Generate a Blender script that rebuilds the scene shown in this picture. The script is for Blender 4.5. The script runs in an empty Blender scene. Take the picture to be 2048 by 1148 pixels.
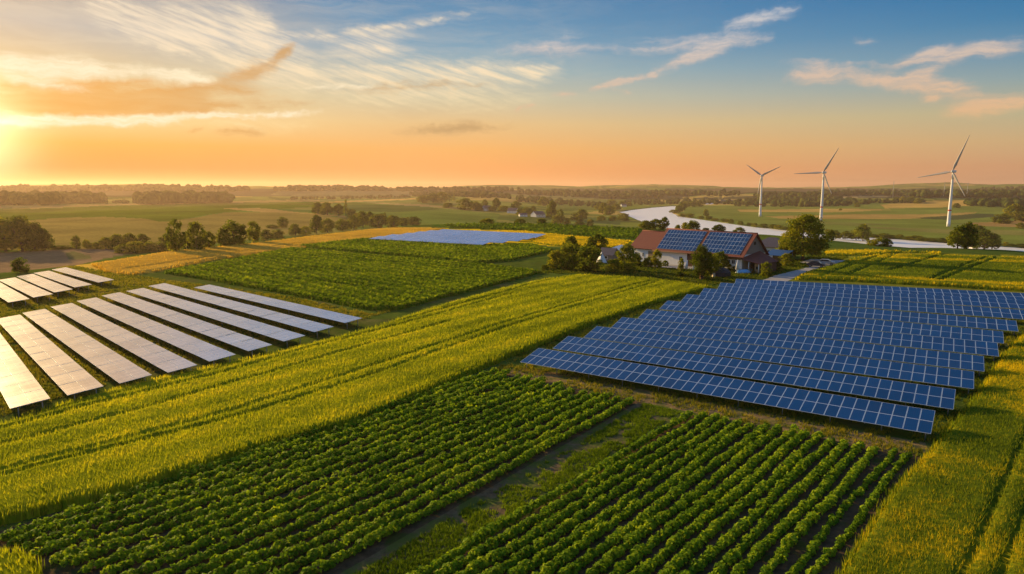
import bpy, bmesh, math, random
import numpy as np
from mathutils import Vector, Matrix
rng = np.random.default_rng(7); random.seed(7)
R_ = math.radians
scene = bpy.context.scene
COL = scene.collection

# ------------------------------------------------------------------ camera
F = 1365.0; CX, CY = 1024.0, 574.0; HC = 20.0; PIT = math.atan((574-377)/F)
cam_d = bpy.data.cameras.new('camera'); cam = bpy.data.objects.new('camera', cam_d); COL.objects.link(cam)
cam.location = (0, 0, HC); cam.rotation_euler = (math.pi/2-PIT, 0, 0)
cam_d.sensor_width = 36; cam_d.lens = 36*F/2048; cam_d.clip_start = .5; cam_d.clip_end = 30000
scene.camera = cam
# ------------------------------------------------------------------ exposure, sun
SUN_AZ, SUN_EL = -47.0, 14.0          # degrees left of the view direction, above the horizon
scene.view_settings.view_transform = 'Standard'; scene.view_settings.look = 'None'
scene.view_settings.gamma = 1; scene.view_settings.exposure = 0.75
sd = bpy.data.lights.new('sun', 'SUN'); sd.energy = 5.0; sd.angle = R_(0.6); sd.color = (1, .69, .29)
so = bpy.data.objects.new('sun', sd); COL.objects.link(so)
sdir = Vector((math.sin(R_(SUN_AZ))*math.cos(R_(SUN_EL)), math.cos(R_(SUN_AZ))*math.cos(R_(SUN_EL)), math.sin(R_(SUN_EL))))
so.rotation_euler = (-sdir).to_track_quat('-Z', 'Y').to_euler(); so.location = (0, 0, 60)

# ------------------------------------------------------------------ pixel helpers (photo pixels, 2048 wide)
_c, _s = math.cos(PIT), math.sin(PIT)
def rays(px, py):
    x = (np.asarray(px, float)-CX)/F; y = -(np.asarray(py, float)-CY)/F
    return np.stack([x, _c+y*_s, -_s+y*_c], -1)
def at(px, py, z=0.0):
    d = rays(px, py); t = (z-HC)/d[..., 2]
    return np.array([0, 0, HC])+d*t[..., None] if d.ndim > 1 else np.array([0, 0, HC])+d*t
def proj(P):
    P = np.asarray(P, float); z = P[..., 2]-HC
    f = P[..., 1]*_c-z*_s; u = P[..., 1]*_s+z*_c
    f = np.where(f > 1, f, 1)
    return CX+F*P[..., 0]/f, CY-F*u/f
def azel(px, py):
    d = rays(px, py); d = d/np.linalg.norm(d, axis=-1, keepdims=True)
    return np.degrees(np.arctan2(d[..., 0], d[..., 1])), np.degrees(np.arcsin(d[..., 2]))

# ------------------------------------------------------------------ world
def s2l(c): return tuple(((v/255)/12.92 if v/255 < .04045 else ((v/255+.055)/1.055)**2.4) for v in c)
world = bpy.data.worlds.new('World'); scene.world = world; world.use_nodes = True
wt = world.node_tree; wt.nodes.clear()
class N:                                   # tiny expression helper for node trees
    def __init__(s, t): s.t = t
    def node(s, typ, **k):
        n = s.t.nodes.new(typ)
        for a, v in k.items(): setattr(n, a, v)
        return n
    def put(s, sock, v):
        if hasattr(v, 'is_linked') or isinstance(v, bpy.types.NodeSocket): s.t.links.new(v, sock)
        else: sock.default_value = v
    def m(s, op, a, b=0.0, c=0.0, clamp=False):
        n = s.node('ShaderNodeMath', operation=op, use_clamp=clamp)
        s.put(n.inputs[0], a)
        if op not in ('SINE', 'COSINE', 'ABSOLUTE', 'SQRT', 'ARCSINE', 'EXPONENT', 'FRACT', 'FLOOR'):
            s.put(n.inputs[1], b)
            if op in ('MULTIPLY_ADD',): s.put(n.inputs[2], c)
        return n.outputs[0]
    def vm(s, op, a, b=None, c=None, sc=None):
        n = s.node('ShaderNodeVectorMath', operation=op)
        s.put(n.inputs[0], a)
        if b is not None: s.put(n.inputs[1], b)
        if sc is not None: s.put(n.inputs['Scale'], sc)
        return n.outputs['Value'] if op in ('DOT_PRODUCT', 'LENGTH', 'DISTANCE') else n.outputs['Vector']
    def mix(s, f, a, b, mode='MIX'):
        n = s.node('ShaderNodeMix', data_type='RGBA', blend_type=mode)
        s.put(n.inputs[0], f); s.put(n.inputs[6], a); s.put(n.inputs[7], b)
        return n.outputs[2]
    def noise(s, vec, scale, detail=4, rough=.55, dist=0.0):
        n = s.node('ShaderNodeTexNoise'); n.inputs['Scale'].default_value = scale
        n.inputs['Detail'].default_value = detail; n.inputs['Roughness'].default_value = rough
        n.inputs['Distortion'].default_value = dist
        if vec is not None: s.put(n.inputs['Vector'], vec)
        return n
    def ramp(s, f, stops, interp='LINEAR'):
        n = s.node('ShaderNodeValToRGB'); n.color_ramp.interpolation = interp
        e = n.color_ramp.elements
        while len(e) < len(stops): e.new(.5)
        for i, (p, c) in enumerate(stops):
            e[i].position = p; e[i].color = tuple(c)+((1,) if len(c) == 3 else ())
        s.put(n.inputs[0], f); return n.outputs[0]
    def mr(s, v, a, b, c=0.0, d=1.0, smooth=False):
        n = s.node('ShaderNodeMapRange', interpolation_type='SMOOTHSTEP' if smooth else 'LINEAR')
        s.put(n.inputs[0], v)
        for i, q in enumerate((a, b, c, d)): s.put(n.inputs[1+i], q)
        return n.outputs[0]
w = N(wt)
tc = w.node('ShaderNodeTexCoord'); gen = tc.outputs['Generated']
sep = w.node('ShaderNodeSeparateXYZ'); wt.links.new(gen, sep.inputs[0])
DX, DY, DZ = sep.outputs
az = w.m('MULTIPLY', w.m('ARCTAN2', DX, DY), 180/math.pi)
el = w.m('MULTIPLY', w.m('ARCSINE', DZ), 180/math.pi)
EL = [0, 1.5, 3.2, 5.2, 7.2, 9.2, 11, 13, 15, 19, 28, 50, 90]
YS = [377, 340, 300, 250, 200, 150, 100, 50, 8]
rampL = [(172,80,12),(198,108,18),(238,174,72),(255,226,160),(250,215,150),(232,203,160),(212,196,178),(208,188,162),(252,186,82),(255,174,60),(255,170,62),(150,150,165),(90,120,160)]
rampC = [(242,156,102),(250,166,96),(248,182,106),(235,196,138),(206,198,168),(166,186,186),(130,168,190),(104,152,186),(88,140,180),(84,134,186),(76,128,186),(52,96,145),(50,90,140)]
rampR = [(205,148,120),(208,156,116),(206,174,128),(186,180,146),(140,165,170),(98,146,176),(60,128,172),(36,115,168),(22,106,164),(20,98,155),(20,84,140),(24,74,125),(30,70,120)]
ef = w.m('SQRT', w.m('DIVIDE', w.m('MAXIMUM', el, 0.0), 90.0))
cols = [w.ramp(ef, [(math.sqrt(e/90), s2l(c)) for e, c in zip(EL, r)]) for r in (rampL, rampC, rampR)]
daz = w.m('SUBTRACT', w.m('FLOORED_MODULO', w.m('ADD', az, 180+38.0), 360.0), 180.0); daz = w.m('MAXIMUM', daz, w.m('MULTIPLY', daz, -.35))   # degrees away from the glow
skyc = w.mix(w.mr(daz, 0, w.mr(el, 12.5, 17, 29, 10)), cols[0], cols[1])
skyc = w.mix(w.mr(daz, 36, 76), skyc, cols[2])
# glow round the low sun
gl = w.vm('DOT_PRODUCT', w.vm('NORMALIZE', gen), tuple(Vector((math.sin(R_(-38.6))*math.cos(R_(3.4)), math.cos(R_(-38.6))*math.cos(R_(3.4)), math.sin(R_(3.4))))))
ga = w.m('MULTIPLY', w.m('SQRT', w.m('MAXIMUM', w.m('SUBTRACT', 2.0, w.m('MULTIPLY', gl, 2.0)), 0.0)), 57.3)
g1 = w.m('EXPONENT', w.m('MULTIPLY', w.m('POWER', w.m('DIVIDE', ga, 3.2), 2.0), -1.0))
g2 = w.m('EXPONENT', w.m('MULTIPLY', w.m('DIVIDE', ga, 7.0), -1.0))
# cirrus: streaks in sky directions
uv = w.node('ShaderNodeCombineXYZ'); w.put(uv.inputs[0], az); w.put(uv.inputs[1], el); UV = uv.outputs[0]
warp = w.noise(UV, .16, 3, .6); warp2 = w.noise(UV, .9, 3, .6)
wv = w.vm('SCALE', w.vm('SUBTRACT', warp.outputs['Color'], (.5, .5, .5)), sc=1.3)
wv2 = w.vm('SCALE', w.vm('SUBTRACT', warp2.outputs['Color'], (.5, .5, .5)), sc=.75)
P = w.vm('ADD', w.vm('ADD', UV, wv), wv2)
st = w.vm('MULTIPLY', w.vm('ADD', UV, wv), (.22, 1.5, 1))
n1 = w.noise(st, .75, 7, .62, .6).outputs['Fac']
st2 = w.vm('MULTIPLY', w.vm('ADD', UV, w.vm('SCALE', wv, sc=1.3)), (.5, 2.6, 1))
n2 = w.noise(st2, 1.3, 6, .6, .3).outputs['Fac']
def streak(x0, y0, x1, y1, wd, k):
    (a0, e0), (a1, e1) = azel(x0, y0), azel(x1, y1)
    ab = np.array([a1-a0, e1-e0, 0.0]); L2 = float(ab@ab)
    q = w.vm('SUBTRACT', P, (float(a0), float(e0), 0))
    t = w.m('DIVIDE', w.vm('DOT_PRODUCT', q, tuple(ab)), L2, clamp=True)
    r = w.vm('LENGTH', w.vm('SUBTRACT', q, w.vm('SCALE', tuple(ab), sc=t)))
    g = w.m('SUBTRACT', 1.0, w.m('DIVIDE', r, wd*.042*2.0), clamp=True); tt = w.m('MULTIPLY_ADD', t, 2.0, -1.0); tp = w.m('SUBTRACT', 1.0, w.m('MULTIPLY', w.m('MULTIPLY', tt, tt), .7)); g = w.m('MULTIPLY', g, w.m('SQRT', tp))
    return w.m('MULTIPLY', w.m('MULTIPLY', g, g), k)
def total(lst):
    acc = None
    for s_ in lst:
        v = streak(*s_); acc = v if acc is None else w.m('ADD', acc, v)
    return acc
LIGHT = [(170,0,330,45,16,1.9),(200,40,420,100,14,1.6),(330,20,470,90,15,1.5),(470,10,560,60,14,1.0),(190,12,350,62,24,1.3),(350,62,500,95,26,1.2),(700,150,1110,142,18,1.0),(1000,160,1120,130,10,1.0),(240,86,560,88,20,1.1),(330,20,560,70,44,.9),(560,78,950,28,11,.9),
 (440,120,640,150,46,1.2),(600,150,1100,160,46,.85),(640,185,1050,205,32,.45),
 (680,96,800,92,18,1.1),(360,245,640,250,14,.7),(580,72,850,70,10,.5)]
DARK = [(-80,188,400,196,22,1.5),(-60,212,330,216,17,1.4),(120,205,620,210,17,1.1),(310,192,470,155,17,1.2),(455,160,556,124,19,1.3),(545,130,592,90,9,1.4),(-40,166,300,164,9,.9),
 (420,180,560,176,14,.7),(650,182,1000,168,12,.7),(430,266,530,258,10,1.1),(790,264,1040,252,11,1.2),(370,262,410,259,7,1.0)]
RIGHT = [(1000,98,1230,95,12,1.12),(1230,95,1540,80,13,0.96),(1180,180,1310,145,7,2.40),(1310,143,1450,96,11,2.24),(1440,58,1600,20,13,1.44),
 (1580,155,1710,152,15,1.76),(1700,155,1950,182,14,1.92),(1560,128,1780,130,8,0.96),(1780,130,1900,92,11,1.44),(1840,120,2070,84,14,1.76),
 (1800,157,1875,140,9,1.44),(1890,222,2070,200,14,1.92),(1845,200,1880,197,7,1.28),(1028,225,1070,212,5,1.60),(1105,190,1155,192,8,1.12),(1220,185,1260,183,6,0.96),(1700,80,1760,76,9,0.72),
 (1080,90,1170,62,12,0.64),(1290,70,1540,78,10,0.56)]
nf = w.noise(w.vm('MULTIPLY', P, (.24, 2.0, 1)), 1.8, 8, .62, .1).outputs['Fac']
nn = w.m('SUBTRACT', w.m('ADD', w.m('MULTIPLY', n1, .55), w.m('MULTIPLY', nf, .45)), .5)
tex = w.mr(nf, .36, .60, .30, 1.0)
def cover(t, a, b_, top, k=1.3):
    return w.m('MULTIPLY', w.m('MULTIPLY', w.mr(w.m('ADD', t, w.m('MULTIPLY', nn, k)), a, b_, 0.0, 1.0, True), tex), w.m('MULTIPLY', w.mr(t, 0, .25), top))
along = w.m('SUBTRACT', w.m('MULTIPLY', az, .956), w.m('MULTIPLY', el, .292)); across = w.m('ADD', w.m('MULTIPLY', az, .292), w.m('MULTIPLY', el, .956))
cv = w.node('ShaderNodeCombineXYZ'); w.put(cv.inputs[0], w.m('MULTIPLY', along, .16)); w.put(cv.inputs[1], w.m('MULTIPLY', across, 1.5))
nd = w.noise(w.vm('ADD', cv.outputs[0], w.vm('SCALE', wv, sc=.5)), 1.5, 9, .62, 0.0).outputs['Fac']
tex0 = tex; tex = w.mr(nd, .36, .62, .18, 1.0)
lm = cover(total(LIGHT), .0, 1.1, 1.0); tex = tex0
tex = w.mr(n1, .3, .62, .7, 1.0)
dm = cover(total(DARK), .05, 1.15, .9, 1.9)
tex = w.mr(nf, .34, .58, .55, 1.0)
em = cover(total([(-40,120,240,142,17,2.0),(0,152,180,180,10,.9),(250,138,440,160,12,1.6),(-60,240,360,240,9,2.0),(300,232,640,224,6,1.6),(600,180,760,172,8,.9)]), .05, 1.1, 1.0)
rm = cover(total(RIGHT), .05, 1.2, .9)
# a faint veil of thin cirrus over the left half
veil = w.m('MULTIPLY', w.m('MULTIPLY', w.mr(n1, .42, .75), w.mr(el, 3, 8)), w.m('MULTIPLY', w.mr(daz, 55, 15), w.mr(el, 40, 15)))
lightc = w.mix(w.mr(el, 3, 11), s2l((255,226,160)) + (1,), s2l((246,228,200)) + (1,))
rightc = w.mix(w.mr(el, 4, 13), s2l((238,186,130)) + (1,), s2l((205,205,208)) + (1,))
darkc = w.mix(w.mr(daz, 0, 26), s2l((246,172,74)) + (1,), s2l((196,160,112)) + (1,))
skyc = w.mix(w.m('MULTIPLY', veil, .3), skyc, lightc)
skyc = w.mix(lm, skyc, lightc); skyc = w.mix(dm, skyc, darkc); skyc = w.mix(em, skyc, s2l((255,240,205)) + (1,)); skyc = w.mix(rm, skyc, rightc)
skyc = w.mix(w.m('MULTIPLY', g2, .06), skyc, (1.0, .60, .22, 1), 'ADD'); 
gg = w.mix(1.0, (1, .75, .32, 1), (0, 0, 0, 1), 'ADD')
skyc = w.mix(g1, skyc, (1.3, 1.05, .62, 1), 'ADD')
nis = w.node('ShaderNodeTexSky', sky_type='NISHITA'); nis.sun_disc = False
nis.sun_elevation = R_(SUN_EL); nis.sun_rotation = R_(SUN_AZ); nis.air_density = 1.2; nis.dust_density = 1.5
bg1 = w.node('ShaderNodeBackground'); wt.links.new(skyc, bg1.inputs[0]); bg1.inputs[1].default_value = .575
bg2 = w.node('ShaderNodeBackground'); wt.links.new(nis.outputs[0], bg2.inputs[0]); bg2.inputs[1].default_value = .05
up = w.m('MULTIPLY', w.mr(el, 16, 35, 0.0, 1.0), .05); wt.links.new(up, bg2.inputs[1])
ad = w.node('ShaderNodeAddShader'); wt.links.new(bg1.outputs[0], ad.inputs[0]); wt.links.new(bg2.outputs[0], ad.inputs[1])
wo = w.node('ShaderNodeOutputWorld'); wt.links.new(ad.outputs[0], wo.inputs[0])
world.cycles.sampling_method = 'MANUAL'; world.cycles.sample_map_resolution = 512

# ------------------------------------------------------------------ generic helpers
def tag(o, label=None, cat=None, group=None, kind=None):
    if label: o['label'] = label
    if cat: o['category'] = cat
    if group: o['group'] = group
    if kind: o['kind'] = kind
    return o
def mesh_np(name, V, Q, mats, midx=None, tint=None, smooth=False):
    """V (n,3); Q (m,k) index array with k = 3 or 4."""
    V = np.asarray(V, np.float32); Q = np.asarray(Q, np.int32); k = Q.shape[1]
    me = bpy.data.meshes.new(name)
    me.vertices.add(len(V)); me.vertices.foreach_set('co', V.ravel())
    me.loops.add(Q.size); me.loops.foreach_set('vertex_index', Q.ravel())
    me.polygons.add(len(Q)); me.polygons.foreach_set('loop_start', np.arange(0, Q.size, k, dtype=np.int32))
    if midx is not None: me.polygons.foreach_set('material_index', np.asarray(midx, np.int32))
    if smooth: me.polygons.foreach_set('use_smooth', np.ones(len(Q), bool))
    for m in mats: me.materials.append(m)
    me.update(calc_edges=True)
    if tint is not None:
        a = me.attributes.new('tint', 'FLOAT', 'FACE' if len(tint) == len(Q) else 'POINT'); a.data.foreach_set('value', np.asarray(tint, np.float32))
    return me
def link(name, me, parent=None, loc=None):
    o = bpy.data.objects.new(name, me); COL.objects.link(o)
    if parent is not None: o.parent = parent
    if loc is not None: o.location = loc
    return o
def empty(name, loc, rz=0.0, scale=(1, 1, 1)):
    o = bpy.data.objects.new(name, None); COL.objects.link(o); o.location = loc; o.rotation_euler = (0, 0, rz); o.scale = scale
    o.empty_display_size = .5; return o
def copy_tree(o, parent=None):
    c = o.copy(); COL.objects.link(c); c.parent = parent
    for ch in list(o.children): copy_tree(ch, c)
    return c
class MB:                                   # collects simple shapes into one mesh
    def __init__(s): s.bm = bmesh.new(); s.i = 0
    def box(s, x0, x1, y0, y1, z0, z1, mi=0):
        v = [s.bm.verts.new(p) for p in ((x0,y0,z0),(x1,y0,z0),(x1,y1,z0),(x0,y1,z0),(x0,y0,z1),(x1,y0,z1),(x1,y1,z1),(x0,y1,z1))]
        for f in ((3,2,1,0),(4,5,6,7),(0,1,5,4),(1,2,6,5),(2,3,7,6),(3,0,4,7)):
            s.bm.faces.new([v[i] for i in f]).material_index = mi
        return s
    def poly(s, pts, mi=0):
        s.bm.faces.new([s.bm.verts.new(p) for p in pts]).material_index = mi; return s
    def slab(s, pts, th, mi=0):             # thick sheet: polygon extruded downwards along its normal
        pts = [Vector(p) for p in pts]; n = (pts[1]-pts[0]).cross(pts[2]-pts[0]).normalized()
        a = [s.bm.verts.new(p) for p in pts]; b = [s.bm.verts.new(p-n*th) for p in pts]
        fs = [s.bm.faces.new(a), s.bm.faces.new(b[::-1])]
        for i in range(len(a)):
            j = (i+1) % len(a); fs.append(s.bm.faces.new([a[j], a[i], b[i], b[j]]))
        for f in fs: f.material_index = mi
        return s
    def tube(s, p0, p1, r0, r1=None, n=8, mi=0, cap=True):
        r1 = r0 if r1 is None else r1; p0, p1 = Vector(p0), Vector(p1)
        d = (p1-p0).normalized(); a = d.orthogonal().normalized(); b = d.cross(a)
        A = [s.bm.verts.new(p0+(a*math.cos(t)+b*math.sin(t))*r0) for t in [2*math.pi*i/n for i in range(n)]]
        B = [s.bm.verts.new(p1+(a*math.cos(t)+b*math.sin(t))*r1) for t in [2*math.pi*i/n for i in range(n)]]
        for i in range(n):
            f = s.bm.faces.new([A[i], A[(i+1) % n], B[(i+1) % n], B[i]]); f.material_index = mi; f.smooth = True
        if cap:
            s.bm.faces.new(A[::-1]).material_index = mi; s.bm.faces.new(B).material_index = mi
        return s
    def ball(s, c, r, sub=2, jig=0.0, mi=0):
        d = bmesh.ops.create_icosphere(s.bm, subdivisions=sub, radius=1)
        for v in d['verts']:
            k = 1+random.uniform(-jig, jig); v.co = Vector((c[0]+v.co.x*r[0]*k, c[1]+v.co.y*r[1]*k, c[2]+v.co.z*r[2]*k))
            for f in v.link_faces: f.material_index = mi; f.smooth = jig == 0
        return s
    def build(s, name, mats, parent=None, loc=None, bevel=0):
        if bevel: bmesh.ops.bevel(s.bm, geom=s.bm.edges[:], offset=bevel, segments=1, affect='EDGES')
        me = bpy.data.meshes.new(name); s.bm.normal_update(); s.bm.to_mesh(me); s.bm.free()
        for m in (mats if isinstance(mats, (list, tuple)) else [mats]): me.materials.append(m)
        return link(name, me, parent, loc)

# ------------------------------------------------------------------ materials
def newmat(name):
    m = bpy.data.materials.new(name); m.use_nodes = True; t = m.node_tree; t.nodes.clear()
    n = N(t); b = n.node('ShaderNodeBsdfPrincipled'); o = n.node('ShaderNodeOutputMaterial'); t.links.new(b.outputs[0], o.inputs[0])
    return m, n, b, o
def simple(name, c, rough=.7, var=.25, scale=3.0, metal=0.0, spec=.3, bump=0.0, stretch=(1, 1, 1)):
    m, n, b, o = newmat(name); tcn = n.node('ShaderNodeTexCoord')
    v = n.vm('MULTIPLY', tcn.outputs['Object'], stretch)
    nz = n.noise(v, scale, 6, .6)
    col = n.ramp(nz.outputs['Fac'], [(.25, tuple(x*(1-var) for x in c)), (.75, tuple(min(1, x*(1+var)) for x in c))])
    n.put(b.inputs['Base Color'], col); b.inputs['Roughness'].default_value = rough; b.inputs['Metallic'].default_value = metal
    b.inputs['Specular IOR Level'].default_value = spec
    if bump:
        bp = n.node('ShaderNodeBump'); bp.inputs['Strength'].default_value = bump; bp.inputs['Distance'].default_value = .05
        n.put(bp.inputs['Height'], nz.outputs['Fac']); n.put(b.inputs['Normal'], bp.outputs[0])
    return m
def leafmat(name, stops, trans=.35, rand=.25, rough=.6, scale=.08, spec=0):
    """foliage: colour from the per-leaf tint, varied in patches and from plant to plant; lets light through"""
    m, n, b, o = newmat(name); t = m.node_tree
    at_ = n.node('ShaderNodeAttribute', attribute_name='tint')
    geo = n.node('ShaderNodeNewGeometry'); nz = n.noise(geo.outputs['Position'], scale, 3, .6)
    f = n.m('ADD', at_.outputs['Fac'], n.m('MULTIPLY', n.m('SUBTRACT', nz.outputs['Fac'], .5), .9))
    if rand:
        oi = n.node('ShaderNodeObjectInfo'); f = n.m('ADD', f, n.m('MULTIPLY', n.m('SUBTRACT', oi.outputs['Random'], .5), rand*2))
    c = n.ramp(f, stops); n.put(b.inputs['Base Color'], c)
    b.inputs['Roughness'].default_value = rough; b.inputs['Specular IOR Level'].default_value = spec
    if spec == 0: t.nodes.remove(b); b = n.node('ShaderNodeBsdfDiffuse'); n.put(b.inputs[0], c)
    tr = n.node('ShaderNodeBsdfTranslucent'); n.put(tr.inputs[0], n.mix(1.0, c, (1.25, 1.2, .5, 1), 'MULTIPLY'))
    mx = n.node('ShaderNodeMixShader'); mx.inputs[0].default_value = trans
    t.links.new(b.outputs[0], mx.inputs[1]); t.links.new(tr.outputs[0], mx.inputs[2]); t.links.new(mx.outputs[0], o.inputs[0])
    return m
M_LEAF = leafmat('tree_leaves', [(0, (.045, .07, .006)), (.35, (.11, .145, .011)), (.65, (.22, .23, .016)), (1, (.42, .34, .022))], .5, .2)
M_WOODS = leafmat('far_leaves', [(0, (.03, .045, .012)), (.5, (.06, .08, .015)), (1, (.12, .135, .02))], .15, 0, scale=.01)
M_CROP = leafmat('crop_leaves', [(0, (.05, .11, .007)), (.5, (.16, .27, .012)), (1, (.38, .45, .02))], .4, 0, .6, .15, .03)
M_CROP2 = leafmat('field_leaves', [(0, (.06, .11, .007)), (.5, (.155, .23, .012)), (1, (.34, .38, .02))], .35, 0, .5, .05)
M_WHEAT = leafmat('wheat_ears', [(0, (.14, .18, .009)), (.45, (.36, .39, .014)), (.8, (.60, .53, .022)), (1, (.72, .57, .03))], .45, 0, .6, .045)
M_YELLOW = leafmat('yellow_green_crop', [(0, (.08, .12, .010)), (.42, (.19, .24, .014)), (.62, (.55, .42, .012)), (1, (.80, .57, .015))], .4, 0, .6, .06)
M_GOLD = leafmat('ripe_wheat', [(0, (.50, .29, .04)), (.5, (.72, .45, .06)), (1, (.85, .57, .10))], .3, 0, .6, .05)
M_GRASS = leafmat('grass_blades', [(0, (.06, .09, .009)), (.5, (.15, .17, .014)), (1, (.32, .26, .03))], .4, 0, .6, .12)
M_BARK = simple('bark', (.07, .05, .035), .9, .4, 6)
M_SOIL = simple('soil', (.13, .095, .07), .95, .3, 1.5, bump=.5)

# ------------------------------------------------------------------ terrain
def lat(ix, iy, seed):
    h = (ix.astype(np.int64)*374761393+iy.astype(np.int64)*668265263+seed*974711) & 0xffffffff
    h = ((h ^ (h >> 13))*1274126177) & 0xffffffff
    return ((h ^ (h >> 16)) & 0xffff)/65535.0
def vnoise(x, y, seed=0):
    ix, iy = np.floor(x), np.floor(y); fx, fy = x-ix, y-iy
    fx = fx*fx*(3-2*fx); fy = fy*fy*(3-2*fy); ix = ix.astype(np.int64); iy = iy.astype(np.int64)
    a, b, c, d = lat(ix, iy, seed), lat(ix+1, iy, seed), lat(ix, iy+1, seed), lat(ix+1, iy+1, seed)
    return (a*(1-fx)+b*fx)*(1-fy)+(c*(1-fx)+d*fx)*fy
def fbm(x, y, seed=0, o=4):
    s = 0; k = .5
    for i in range(o): s = s+k*vnoise(x*2**i, y*2**i, seed+i); k *= .5
    return s
TC = [-700, 0, 300, 600, 800, 1000, 1150, 1300, 1600, 2048, 2700]
TR = [100, 200, 350, 500, 700, 900, 1200, 1600, 2000, 2500, 3200, 4200, 5500, 7500, 9500]
TZ = {0: [-3, -6.5, -10.6, -8.6, -6.2, -1.8, -14, -10, 8, -14, 10, -4, 46, 20, 10],
 300: [-3, -6.5, -11, -9, -6.5, -.6, -12, -14, -2, -12, 24, 0, 44, 20, 10],
 600: [-3, -6.5, -12.8, -14, -11.3, -9.4, -7.3, -14, -12, -6, 16, 4, 46, 20, 10],
 800: [-3, -7, -14, -17, -17.4, -13.6, -11.6, -12, -8, -12, 5, 8, 36, 20, 10],
 1000: [-3, -8, -17, -21, -20.5, -19.6, -17.8, -11.6, -4, -8, 4, 6, 36, 20, 10],
 1150: [-5, -12, -22, -27, -27.7, -28, -27.5, -26.5, -25, -22, -12, 5, 21, 28, 28],
 1300: [-6, -16, -27, -30, -30, -30, -30, -30, -30, -27, -15, 5, 21, 28, 28],
 1600: [-6, -16, -27, -30, -30, -30, -30, -30, -25, -15, -1, 12, 22, 28, 28],
 2048: [-6, -16, -27, -30, -30, -30, -30, -29, -19, -11, 4, 16, 30, 44, 40]}
TZ[-700] = TZ[0]; TZ[2700] = TZ[2048]
_AZ = np.array([math.atan((x-CX)/F/_c) for x in TC]); _LR = np.log(TR)
_ga = np.linspace(_AZ[0], _AZ[-1], 240); _gr = np.linspace(_LR[0], _LR[-1], 240)
_tab = np.array([TZ[x] for x in TC], float)
_t1 = np.array([np.interp(_gr, _LR, row) for row in _tab])
_grid = np.array([np.interp(_ga, _AZ, _t1[:, j]) for j in range(len(_gr))]).T
def _blur(a, n):
    k = np.hanning(2*n+3)[1:-1]; k /= k.sum(); p = np.pad(a, ((n, n), (0, 0)), 'edge')
    return np.array([np.convolve(p[:, j], k, 'valid') for j in range(a.shape[1])]).T
_grid = _blur(_grid, 9); _grid = _blur(_grid.T, 4).T
def base_h(x, y):
    r = np.hypot(x, y); a = np.arctan2(x, np.maximum(y, 1e-3)); a = np.where(y <= 0, np.sign(x)*1.2, a)
    u = np.clip((a-_ga[0])/(_ga[-1]-_ga[0])*239, 0, 238.999); v = np.clip((np.log(np.maximum(r, 60))-_gr[0])/(_gr[-1]-_gr[0])*239, 0, 238.999)
    i, j = u.astype(int), v.astype(int); fu, fv = u-i, v-j
    z = (_grid[i, j]*(1-fu)+_grid[i+1, j]*fu)*(1-fv)+(_grid[i, j+1]*(1-fu)+_grid[i+1, j+1]*fu)*fv
    amp = np.clip((r-1300)/3000, 0, 1)*46
    flat = np.clip((z+30)/6, 0.05, 1)
    return z+(fbm(x/950, y/950, 3)-.53)*amp*flat*1.6+(fbm(x/130, y/130, 9)-.47)*2.2*flat+(fbm(x/420+7, y/300, 15)-.47)*np.clip((r-420)/500, 0, 1)*np.clip((z+24)/10, 0, 1)*34+(fbm(x/2600+3, y/1500, 19)-.47)*np.clip((r-2000)/1800, 0, 1)*70
def seg_dist(x, y, poly, closed=True):
    d = np.full(np.shape(x), 1e9); n = len(poly)
    for i in range(n if closed else n-1):
        ax, ay = poly[i][:2]; bx, by = poly[(i+1) % n][:2]; vx, vy = bx-ax, by-ay
        t = np.clip(((x-ax)*vx+(y-ay)*vy)/(vx*vx+vy*vy+1e-9), 0, 1)
        d = np.minimum(d, np.hypot(x-ax-t*vx, y-ay-t*vy))
    return d
def inside(x, y, poly):
    c = np.zeros(np.shape(x), bool); n = len(poly)
    for i in range(n):
        ax, ay = poly[i][:2]; bx, by = poly[(i+1) % n][:2]
        if ay == by: continue
        c ^= ((ay > y) != (by > y)) & (x < (bx-ax)*(y-ay)/(by-ay)+ax)
    return c
def W(pts, z=0.0): return [tuple(at(p[0], p[1], z)[:2]) for p in pts]
PLATEAU = W([(-700, 612), (-200, 566), (0, 552), (185, 530), (330, 506), (500, 489), (620, 473), (740, 459), (860, 449.5), (1000, 447), (1100, 449), (1280, 457),
    (1400, 462), (1520, 469), (1600, 476), (1660, 482), (1715, 488), (1780, 493.5), (1822, 496.5), (1900, 496.5), (2000, 500), (2048, 504.5), (2400, 530), (2900, 560)])+[(400, -300), (-400, -300)]
RIVER_Z = -31.0
RIVER = W([(1236, 424.5), (1262, 420), (1302, 415.5), (1340, 412.5), (1354, 412.5), (1348, 427), (1367, 434), (1410, 440), (1438, 444), (1486, 451), (1517, 455), (1581, 461), (1640, 468), (1700, 472.5), (1736, 474), (1774, 477), (1798, 478.5), (1846, 482), (1894, 486), (1989, 491.5), (2048, 496), (2300, 512),
    (2300, 560), (2048, 520), (1800, 506), (1640, 494), (1480, 478), (1400, 470), (1330, 458), (1290, 447), (1267, 438)], RIVER_Z)
RIVER2 = W([(1385, 409.5), (1415, 406.5), (1445, 405.5), (1444, 410), (1416, 411.5)], RIVER_Z)
POND = W([(1572, 412), (1582, 410.5), (1592, 411), (1588, 414), (1575, 414)], RIVER_Z)
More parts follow.
